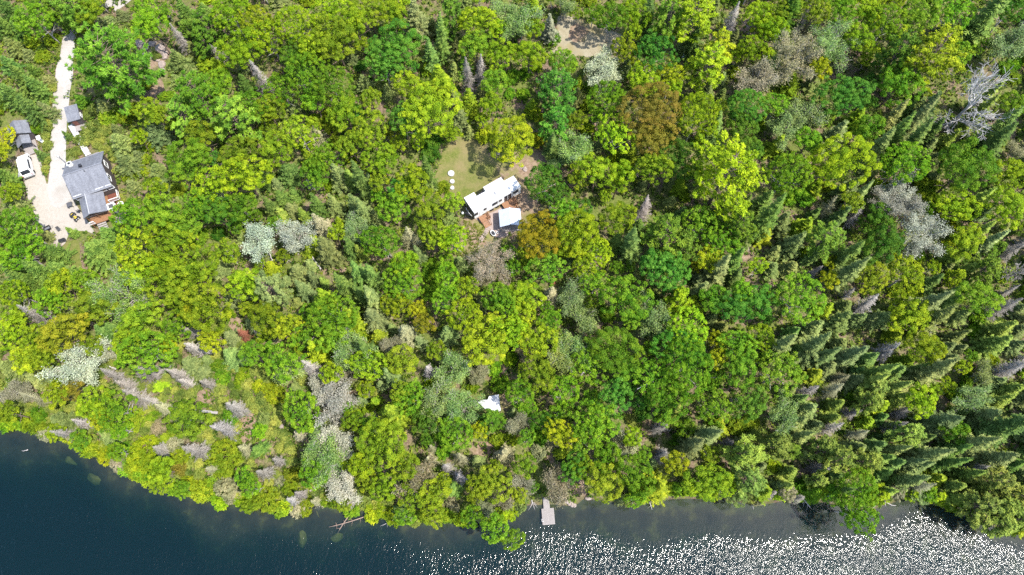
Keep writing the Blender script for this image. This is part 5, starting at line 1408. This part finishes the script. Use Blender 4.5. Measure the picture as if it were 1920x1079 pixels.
for i, q in enumerate(PLACED):
    best = None
    for (lx, ly, ln) in LAND:
        d = math.hypot(q['px'] - lx, q['py'] - ly)
        if d < 12 or d > 330: continue
        s = sector(q['px'] - lx, q['py'] - ly)
        if best is not None and d >= best[0]: continue
        rank = sum(1 for j in groups[q['desc']] if 12 <= (dj := math.hypot(PLACED[j]['px'] - lx, PLACED[j]['py'] - ly)) < d and sector(PLACED[j]['px'] - lx, PLACED[j]['py'] - ly) == s)
        if rank >= len(ORD): continue
        cost = d + rank * 70
        if best is None or cost < best[0]: best = (cost, ln, s, rank)
    if best is None:
        lx, ly, ln = min(LAND, key=lambda l: math.hypot(q['px'] - l[0], q['py'] - l[1])); best = (0, ln, sector(q['px'] - lx, q['py'] - ly), 0)
    q['label'] = f"{q['desc']}, {ORD[best[3]]} one {SEC[best[2]]} {best[1]}" + (' from driveway' if best[2] == 3 else '')
SPECIAL = {(203, 108): 'big dark green spreading pine overhanging the white driveway', (1225, 190): 'large rust-brown leafy tree, uphill one of a touching pair', (1238, 247): 'rust-brown leafy tree, lakeward one of a touching pair',
           (1830, 190): 'huge bare grey tree with wide white branches leaning over the forest', (143, 673): 'white-flecked budding tree with a long pale trunk leaning uphill near the shore', (485, 450): 'silver-white twiggy tree, driveway side one of a pair with pale trunks',
           (552, 437): 'silver-white twiggy tree, one of a pair with pale trunks, farther from driveway', (452, 625): 'small rust-red dead conifer', (802, 692): 'pale grey dead conifer spreading like a star, seen from its top', (560, 763): 'smooth bright lime dome-shaped tree above the rocky cleft',
           (107, 623): 'big orange-yellow leafy tree near the shore with white leaning tree', (415, 803): 'big lavender-grey dead conifer leaning over the grassy knoll', (1713, 593): 'bright lime tree standing alone among grey and dark conifers', (1687, 380): 'silver-green twiggy tree, uphill one of a matching pair',
           (1737, 437): 'silver-green twiggy tree, lakeward one of a matching pair', (1365, 320): 'very large pale green feathery pine, the tallest of its neighbours', (1207, 385): 'big grey dead conifer with dense twigs beside the green pine', (793, 198): 'broad bright lime maple-like tree bordering the lawn',
           (1003, 433): 'orange-yellow maple overhanging the gazebo roof', (1028, 335): 'round dark green tree standing alone on bare earth beside the trailer', (962, 258): 'bright yellow-lime maple throwing its shadow on the lawn', (1127, 107): 'whitish budding tree at the foot of the sandy slope',
           (1613, 955): 'vivid green leafy tree bulging out over the glittering water', (1043, 908): 'tan-grey bare-twigged tree right behind the dock', (233, 547): 'big pale green budding tree between yellow and olive neighbours', (1907, 512): 'white bare-branched tree among dark conifers at the frame edge'}
for q in PLACED:
    k = (int(q['px']), int(q['py']))
    if k in SPECIAL: q['label'] = SPECIAL[k]

low = sorted([q for q in PLACED if q['t'] == 'U'], key=lambda q: -q['r'])[290:]
rest = {id(q) for q in low}
PLACED = [q for q in PLACED if id(q) not in rest]
Qs, Vs = [], []
for k, q in enumerate(low):
    a_ = rng.uniform(0, 6.28); cs_, sn_ = math.cos(a_), math.sin(a_)
    for Qb, Vb, _ in shrub_crown(1000 + k % 5, q['p']['R'] * .95, q['p']['H']):
        Qr = np.stack([Qb[..., 0] * cs_ - Qb[..., 1] * sn_, Qb[..., 0] * sn_ + Qb[..., 1] * cs_, Qb[..., 2]], -1) * np.array([q['s'], q['s'], q['sz']])
        Qs.append(Qr + np.array(q['loc'])); Vs.append(np.clip(Vb * .5 + rng.uniform(0, .5), 0, 1))
o = bpy.data.objects.new('ground_cover', quad_mesh('ground_cover', [(np.concatenate(Qs), np.concatenate(Vs), 0)], [leafmat('ground_cover_surface', .35, .07, .5)])); COL.objects.link(o)
o.color = (.19, .225, .04, 1)
tag(o, 'knee-high lime and olive growth filling the gaps between the shrubs', None, None, 'stuff')
for q in PLACED:
    name, cat, _, grp = KIND[q['t']]
    p = q['p']
    o = thing(name, q['label'], cat, q['loc'], rng.uniform(0, 6.28), grp)
    e = rng.uniform(.84, 1.0)
    o.scale = (q['s'] * e, q['s'] / e * .98, q['sz'])
    lean = .05 if q['t'] in 'BAP' else .025
    o.rotation_euler = (rng.normal(0, lean), rng.normal(0, lean), rng.uniform(0, 6.28))
    base = np.array(PAL[q['c']])
    if q['t'] == 'P': base = base * .9
    if q['t'] == 'K': base = np.array((.33, .305, .28))
    j = rng.normal(0, .10) 
    col = base * np.exp(rng.normal(0, .12) + np.array([rng.normal(0, .06), rng.normal(0, .03), rng.normal(0, .1)]) * (.25 if q['t'] in 'XK' else 1))
    tr = bpy.data.objects.new(p['tn'], p['trunk']); cr = bpy.data.objects.new(p['cn'], p['crown'])
    for c_ in (tr, cr):
        COL.objects.link(c_); c_.parent = o
    cr.color = (*np.clip(col, 0, .9), 1)

# ---------------------------------------------------------------- undergrowth that nobody could count
def scatter(n, seed, x0, x1, y0, y1, test=None):
    rng = np.random.default_rng(seed)
    P = np.stack([rng.uniform(x0, x1, n), rng.uniform(y0, y1, n)], 1)
    return P[test(P)] if test is not None else P

def not_clear(P):
    ok = shore_dist(P) > 0.25
    Z = tz(P)
    out = np.zeros(len(P), bool)
    for i in np.nonzero(ok)[0]:
        x, y = project((P[i, 0], P[i, 1], Z[i]))
        if not (-120 < x < 2040 and -90 < y < 1100): continue
        out[i] = not any(inside_px(p, x, y) for p in KEEP[:9] + [KEEP[9]] )
    return out

def tufts(name, P, seed, per, hgt, wid, rad, mat, col, label, kind='stuff', colvar=.25):
    rng = np.random.default_rng(seed)
    n = len(P)
    Z = tz(P)
    s = rng.uniform(.5, 1.4, n)
    idx = np.repeat(np.arange(n), per); m = len(idx)
    U = unit(rng.normal(size=(m, 3)) + np.array([0, 0, .9])); U[:, 2] = np.abs(U[:, 2])
    C = np.column_stack([P, Z])[idx] + U * (rng.uniform(.2, 1, m) * rad * s[idx])[:, None] + np.array([0, 0, hgt * .4]) * s[idx][:, None]
    Nn = unit(np.array([0, 0, 1.0]) + rng.normal(size=(m, 3)) * .7)
    q = cards(C, Nn, rng, wid * rng.uniform(.7, 1.4, m) * 1.3, wid * .8, fold=.3)
    me = quad_mesh(name, [(q, np.clip(rng.uniform(0, 1, n)[idx] * .7 + rng.uniform(0, .3, m), 0, 1), 0)], [mat])
    o = bpy.data.objects.new(name, me); COL.objects.link(o)
    o.color = (*col, 1)
    return tag(o, label, None, None, kind)

UP = scatter(36000, 21, -112, 112, -2, 128, not_clear)
half = len(UP) // 2
wide = leafmat('undergrowth_surface', .25, .07, .6)
tufts('undergrowth', UP, 22, 9, .6, .17, .65, wide, (.09, .14, .014), 'patchy green undergrowth and saplings covering the forest floor')

def verge(P):
    Z = tz(P); out = np.zeros(len(P), bool)
    for i in range(len(P)):
        if shore_dist(P[i:i + 1])[0] < .5: continue
        x, y = project((P[i, 0], P[i, 1], Z[i]))
        a = inside_px([(75, 60), (120, 60), (112, 110), (104, 180), (98, 280), (94, 345), (84, 345), (76, 300), (70, 240), (85, 150)], x, y)
        b = inside_px([(122, 245), (135, 240), (165, 300), (122, 300)], x, y)
        c_ = inside_px([(870, 415), (905, 425), (915, 440), (900, 470), (875, 470)], x, y)
        d = inside_px([(370, 745), (535, 740), (545, 900), (380, 870)], x, y) and (wob(P[i, 0] * 3, P[i, 1] * 3) > .1)
        e = inside_px([(118, 455), (150, 455), (150, 512), (132, 512)], x, y) and wob(P[i, 0] * 4, P[i, 1] * 4) > .4
        f = inside_px([(850, 470), (950, 470), (960, 510), (860, 520)], x, y)
        out[i] = (a or b or c_ or d or e or f) and not inside_px(DRIVE, x, y) and not inside_px(YARD, x, y)
    return out
g1 = scatter(26000, 31, -100, -35, 2, 105, verge); g2 = scatter(5000, 32, -14, 4, 40, 75, verge)
grass = leafmat('grass_surface', .3, .05, .5)
tufts('grass', np.vstack([g1, g2]), 33, 9, .25, .09, .38, grass, (.12, .15, .02), 'tall green and yellow grass along the driveway verge and on the knoll')

# ---------------------------------------------------------------- rocks, logs and driftwood
def rock_mesh(seed, r, flat=.6, name='boulder'):
    rng = np.random.default_rng(seed)
    import bmesh
    bm = bmesh.new()
    bmesh.ops.create_icosphere(bm, subdivisions=3, radius=1.0)
    k = rng.normal(size=(7, 3)); off = rng.uniform(.45, .85, 7); k = unit(k)
    for v in bm.verts:
        c = np.array(v.co)
        for a, o_ in zip(k, off):                         # broken flat faces
            d = c @ a - o_
            if d > 0: c = c - a * d * .85
        c = c * (1 + .05 * math.sin(c[0] * 9 + seed) * math.cos(c[1] * 8 + c[2] * 6))
        v.co = Vector(c * np.array([r, r * rng.uniform(.98, 1.02), r * flat]))
    me = bpy.data.meshes.new(name); bm.to_mesh(me); bm.free()
    return me
def rock(px, py, r, label, mat, seed, z=None, flat=.6, group='boulders among the trees', name='boulder', stretch=(1, 1)):
    g = G(px, py) if z is None else wl(px, py, z)
    me = rock_mesh(seed, r, flat, name)
    me.materials.append(M[mat])
    o = bpy.data.objects.new(name, me); COL.objects.link(o)
    o.location = (g.x, g.y, g.z + r * flat * .3)
    o.rotation_euler = (0, 0, seed * 1.7)
    o.scale = (stretch[0], stretch[1], 1)
    return tag(o, label, 'boulder', group)
W9 = ['first', 'second', 'third', 'fourth', 'fifth', 'sixth', 'seventh', 'eighth', 'ninth', 'tenth', 'eleventh', 'twelfth']
for i, (x, y, r) in enumerate([(262, 82, 1.1), (274, 90, .8), (287, 82, .9), (300, 92, 1.3), (310, 104, 1.1), (296, 112, .6), (303, 122, .9), (270, 104, .6), (305, 132, .7), (283, 108, .5)]):
    rock(x, y, r, f'pinkish boulder of the outcrop, {W9[i]} counting from its driveway end', 'stone', 10 + i, flat=.5, group='boulders of the pink outcrop')
for i, (x, y, r) in enumerate([(95, 452, .5), (100, 458, .65), (97, 464, .45), (104, 466, .6), (109, 463, .4), (112, 459, .45), (103, 472, .4), (92, 445, .35), (115, 461, .3)]):
    rock(x, y, r, f'pale rock in the heap closing the yard, {W9[i]} in row from the cart', 'stone', 30 + i, flat=.6, group='rocks heaped at the yard end')
for i, (x, y, r) in enumerate([(1056, 937, .55), (1063, 940, .5), (1068, 944, .45), (1073, 947, .4), (1077, 948, .35), (1103, 935, .55), (1038, 936, .35)]):
    rock(x, y, r, f'pale shore rock beside the dock, {W9[i]} outward from the gangway', 'stone', 50 + i, z=.15, flat=.6, group='pale rocks on the shore by the dock')
for i, (x, y, r) in enumerate([(521, 783, .5), (524, 792, .6), (529, 802, .6), (533, 812, .6), (540, 826, .6), (546, 842, .5), (582, 905, .5), (586, 917, .55), (590, 926, .6), (577, 893, .5)]):
    rock(x, y, r, f'grey rock along the dark cleft, {W9[i]} one counting down to the lake', 'stone', 70 + i, flat=.9, group='rocks along the cleft')
for i, (x, y, r) in enumerate([(905, 232, .6), (899, 240, .5), (911, 245, .55), (918, 250, .5), (985, 318, .55), (978, 314, .4), (934, 288, .4)]):
    rock(x, y, r, f'grey rock edging the clearing, {W9[i]} one round from the lawn top', 'stone', 90 + i, flat=.55, group='rocks edging the clearing')
for i, (x, y, r, f, l) in enumerate([(865, 463, .6, .4, 'flat white rock beside bare earth lakeward of the stone steps'), (808, 327, .6, .6, 'tan rock at the forest edge near the white lids'), (1400, 468, .6, .5, 'pale rock on the bare patch among dark spruces')]):
    rock(x, y, r, l, 'stone', 110 + i, flat=f)
for i, (x, y, r, sx, sy, z, mt, l) in enumerate([(176, 862, 1.2, 1.0, 1.5, -.85, 'rust_rock', 'orange-brown rock just under the water near the shore'), (150, 862, 1.7, 1.5, 1.0, -1.5, 'algae', 'yellow-green sunken rock beside the orange-brown one'), (198, 895, 1.9, .9, 1.5, -1.6, 'algae', 'yellow-green sunken rock tapering out from the orange one'),
        (402, 967, 1.3, 1.0, .7, -1.3, 'algae', 'sunken rock of a cluster of three, uphill one'), (403, 985, 1.2, 1.0, 1.0, -1.5, 'algae', 'sunken rock of a cluster of three, deepest one'), (432, 972, 1.3, 1.0, 1.1, -1.7, 'algae', 'sunken rock of a cluster of three, one beside white branch'),
        (573, 1003, 1.8, 1.3, .8, -1.5, 'algae', 'big yellow-green sunken rock below the dark cleft'), (632, 1005, 1.7, 1.2, .7, -1.6, 'algae', 'yellow-green sunken rock at the tip of the crossed logs'), (600, 963, 1.2, 1.4, .5, -.7, 'algae', 'brownish sunken rock hugging the shore behind the crossed logs'),
        (1247, 955, 1.6, 1.1, .9, -.9, 'rust_rock', 'orange-brown sunken rock in shallow water far from the dock'), (1165, 965, 1.5, 1.2, .8, -1.2, 'rust_rock', 'dim brown sunken rock between the dock and the orange one'), (1052, 975, 1.8, .8, 1.4, -1.4, 'algae', 'dim olive sunken rock beside the dock platform'), (825, 985, 1.4, 1.3, .7, -1.2, 'algae', 'olive sunken rock in the cove by bright green trees')]):
    rock(x, y, r, l, mt, 130 + i, z=z - r * .78, flat=.95, group='sunken rocks in the lake', name='sunken_rock', stretch=(sx, sy))

def stick_obj(name, pts, radii, label, cat, mat, group=None, side=()):
    mb = MB()
    k = len(pts)
    c = np.mean(np.array(pts), 0)
    mb.tube(np.array(pts) - c, radii, 7)
    for a, b, r in side:
        mb.tube([np.array(a) - c, (np.array(a) * .5 + np.array(b) * .5) - c + np.array([.05, .04, .06]), np.array(b) - c], [r, r * .7, r * .3], 5)
    o = mb.build(name, M[mat], None, smooth=True, loc=tuple(c))
    return tag(o, label, cat, group)
M['wet_log'] = simple('wet_log', (.22, .155, .12), .75, .3, 3, bmp=.4, stretch=(2, 2, 2))
M['driftwood'] = simple('driftwood', (.33, .30, .285), .85, .25, 3, bmp=.4)
def seg(px0, py0, z0, px1, py1, z1, n=6, bow=.0, sd=1):
    a, b = np.array(wl(px0, py0, z0)), np.array(wl(px1, py1, z1)); rg = np.random.default_rng(sd)
    d = b - a; sdv = np.array([-d[1], d[0], 0])
    return [a + d * t + sdv * bow * math.sin(math.pi * t) + rg.normal(0, .03, 3) for t in np.linspace(0, 1, n)]
def twigs(pts, k, ln, r, sd, z=-.1):
    rg = np.random.default_rng(sd); out = []
    for i in range(k):
        p = np.array(pts[rg.integers(1, len(pts) - 1)]); d = np.array(pts[-1]) - np.array(pts[0]); d /= np.linalg.norm(d)
        s = np.array([-d[1], d[0], 0]) * rg.choice([-1, 1])
        out.append((p, p + (s * rg.uniform(.5, 1.2) + d * rg.uniform(.1, .7)) * ln + np.array([0, 0, rg.normal(z, .1)]), r))
    return out
P_ = seg(718, 956, .7, 617, 989, .02, 8, .02, 1)
stick_obj('fallen_log', P_, np.linspace(.12, .05, 8), 'longest pale log lying low across the water from the shore', 'log', 'wet_log', 'fallen logs in the water', twigs(P_, 9, .7, .03, 2))
P_ = seg(664, 940, .8, 632, 1001, -.15, 7, .03, 3)
stick_obj('fallen_log', P_, np.linspace(.11, .045, 7), 'brown log crossing under the longest pale one, on its driveway side', 'log', 'wet_log', 'fallen logs in the water', twigs(P_, 4, .6, .03, 4))
P_ = seg(672, 942, .9, 645, 985, -.3, 7, -.03, 5)
stick_obj('fallen_log', P_, np.linspace(.09, .04, 7), 'thinner brown log beside the two crossed ones, half sunk', 'log', 'wet_log', 'fallen logs in the water', twigs(P_, 5, .6, .025, 6))
P_ = seg(745, 970, .5, 713, 986, .03, 6, .05, 7)
stick_obj('fallen_branch', P_, np.linspace(.08, .03, 6), 'thin forked grey branch in the water beside the bright green cove trees', 'branch', 'driftwood', 'branches in the water', twigs(P_, 5, .8, .025, 8))
P_ = seg(453, 928, .5, 436, 940, .05, 5, .06, 9)
stick_obj('fallen_branch', P_, np.linspace(.1, .05, 5), 'short white forked branch lying over the water by green bushes', 'branch', 'driftwood', 'branches in the water', [(P_[2], P_[2] + np.array([.15, -.5, -.1]), .05)])
P_ = seg(997, 938, .5, 998.5, 946, .1, 4, .02, 11)
ctr_ = P_[-1]
stick_obj('fallen_branch', P_, np.linspace(.09, .07, 4), 'small white branching tree top in the water beside the dock', 'branch', 'driftwood', 'branches in the water',
          [(P_[2], np.array(wl(*q, -.05)), .045) for q in ((990, 958), (993, 948), (1003, 958), (1008, 953), (1005, 944), (1007, 948), (994, 953), (1001, 954))])
for k, (x0, y0, x1, y1, l) in enumerate([(95, 806, 70, 822, 'thin grey branch sticking out from the shore into the water, uphill of the orange rock'), (222, 866, 228, 890, 'thin pale branch half sunk beside the sunken rock of the orange-brown pair'), (52, 843, 40, 846, 'short pale log floating alone off the driveway end of the shore'),
        (560, 945, 540, 962, 'grey branch dipping into the water below the dark cleft'), (612, 940, 590, 948, 'bleached branch lying along the shore between cleft and crossed logs'), (1405, 935, 1412, 955, 'dead grey branch hanging from the shaded shore, driveway side of the spruce top'), (1215, 938, 1222, 956, 'thin white stick leaning out of the shaded water near the orange sunken rock')]):
    P_ = seg(x0, y0, .5, x1, y1, .05, 6, .06, 400 + k)
    stick_obj('fallen_branch', P_, np.linspace(.08, .03, 6), l, 'branch', 'driftwood', 'branches in the water', twigs(P_, 6, .7, .025, 420 + k) if k != 2 else ())
for k, (x0, y0, x1, y1, l) in enumerate([(1646, 928, 1629, 958, 'bare white branch curving down over the water, driveway side of a pair'), (1648, 930, 1680, 949, 'bare white branch over the glittering water, one of a pair, farther from driveway')]):
    P_ = seg(x0, y0, 2.0, x1, y1, .8, 6, .18 if k == 0 else -.1, 20 + k)
    stick_obj('fallen_branch', P_, np.linspace(.1, .03, 6), l, 'branch', 'driftwood', 'branches in the water', twigs(P_, 6, .8, .035, 22 + k))
P_ = seg(1488, 920, 1.6, 1519, 953, .1, 6, .05, 30)
stick_obj('fallen_branch', P_, np.linspace(.12, .04, 6), 'bare grey spruce top hanging down into the shaded water', 'branch', 'driftwood', 'branches in the water', twigs(P_, 22, .9, .025, 31))
P_ = seg(1222, 940, .8, 1221, 955, .0, 5, .0, 33)
# the tangle of a fallen tree in the water: trunk, limbs, twigs as one thing
bp = wl(318, 905, 0.0)
t = thing('brush_pile', 'tangle of reddish-grey dead branches lying in the water at the shore', 'brush pile', bp, 0)
rg = np.random.default_rng(77)
mb = MB()
for (x0, y0, x1, y1, r, b) in [(327, 901, 281, 921, .09, .03), (335, 908, 299, 922, .08, .02), (316, 897, 303, 914, .06, -.2), (324, 892, 318, 912, .06, .2), (328, 898, 296, 910, .06, .05), (330, 905, 322, 924, .05, .1), (325, 905, 307, 918, .05, .0), (334, 901, 305, 921, .06, -.04), (312, 894, 322, 910, .05, .25), (306, 895, 304, 903, .05, .3)]:
    P_ = [np.array(p) - np.array(bp) for p in seg(x0, y0, rg.uniform(.5, 1.1), x1, y1, rg.uniform(-.1, .15), 6, b, int(x0))]
    mb.tube(P_, np.linspace(r, r * .35, 6), 6)
mb.build('limb', M['wet_log'], t, smooth=True)
A, B = [], []
for _ in range(120):
    p = np.array(wl(rg.uniform(298, 336), rg.uniform(896, 918), rg.uniform(.0, .6))) - np.array(bp)
    A.append(p); B.append(p + np.array([rg.normal(-.3, .5), rg.normal(-.25, .5), rg.normal(-.1, .2)]))
st = sticks(np.array(A), np.array(B), .03, .012, 3)
o = bpy.data.objects.new('twigs', quad_mesh('twigs', [(st, rg.uniform(0, 1, len(st)), 0)], [M['deadwood']])); COL.objects.link(o); o.parent = t; o.color = (.3, .2, .17, 1); o['kind'] = 'stuff'
# the grey board on the knoll and fallen trunks in the forest
def gl(px, py, h=.25): 
    g = G(px, py); return np.array([g.x, g.y, g.z + h])
o = MB().box((0, 0, 0), (2.9, .42, .1)).build('plank', M['tan_plank'], None, loc=tuple(gl(396, 774, .75)), rot=math.radians(-7))
tag(o, 'weathered grey plank propped up on the knoll between dead conifers', 'plank')
for i, (x0, y0, x1, y1, l) in enumerate([(603, 507, 573, 464, 'grey fallen trunk on bare reddish earth under the white-blossomed pair'), (518, 500, 508, 478, 'short grey fallen trunk under the white tree nearer the driveway'), (220, 693, 170, 677, 'pale fallen trunk at the foot of the white leaning tree'),
        (355, 800, 372, 770, 'thin pale stick of wood leaning near the plank'), (600, 735, 612, 770, 'pale trunk below the white-flecked tree beside the lime dome'), (1265, 710, 1180, 745, 'long white bare limb lying over the green crowns')]):
    h = 1.2 if i < 5 else 7.5
    P_ = [gl(x0 + (x1 - x0) * t_, y0 + (y1 - y0) * t_, (.3 + (h - .3) * t_) if i < 5 else h) + np.random.default_rng(i * 9 + int(t_ * 10)).normal(0, .05, 3) for t_ in np.linspace(0, 1, 6)]
    stick_obj('fallen_log', P_, np.linspace(.16, .06, 6), l, 'log', 'driftwood', 'fallen logs in the forest', twigs(P_, 6, .9, .03, 300 + i, .2))

# the wood beyond the frame, one mass
rng = np.random.default_rng(99)
C0 = []
for gx in np.arange(-150, 151, 6.5):
    for gy in np.arange(-5, 165, 6.5):
        x, y = gx + rng.uniform(-2, 2), gy + rng.uniform(-2, 2)
        z = tz1(x, y)
        if shore_dist([(x, y)])[0] < 3: continue
        u, v = project((x, y, z + 6))
        if -75 < u < 1995 and -60 < v: continue
        C0.append((x, y, z))
base = broad_crown(950, 3.0, .8, .5, .3, cover=1.0)
Qb = np.concatenate([b[0] for b in base]); Vb = np.concatenate([b[1] for b in base])
Qs = np.concatenate([Qb * rng.uniform(.8, 1.25) + np.array([x, y, z + rng.uniform(6, 9)]) for x, y, z in C0]); Vs = np.concatenate([np.clip(Vb * .4 + rng.uniform(0, .6), 0, 1) for _ in C0])
o = bpy.data.objects.new('woodland', quad_mesh('woodland', [(Qs, Vs, 0)], [leafmat('woodland_surface', .3, .06, .5)])); COL.objects.link(o)
o.color = (.11, .17, .015, 1)
tag(o, 'continuous green woodland beyond the trees that can be told apart', None, None, 'stuff')
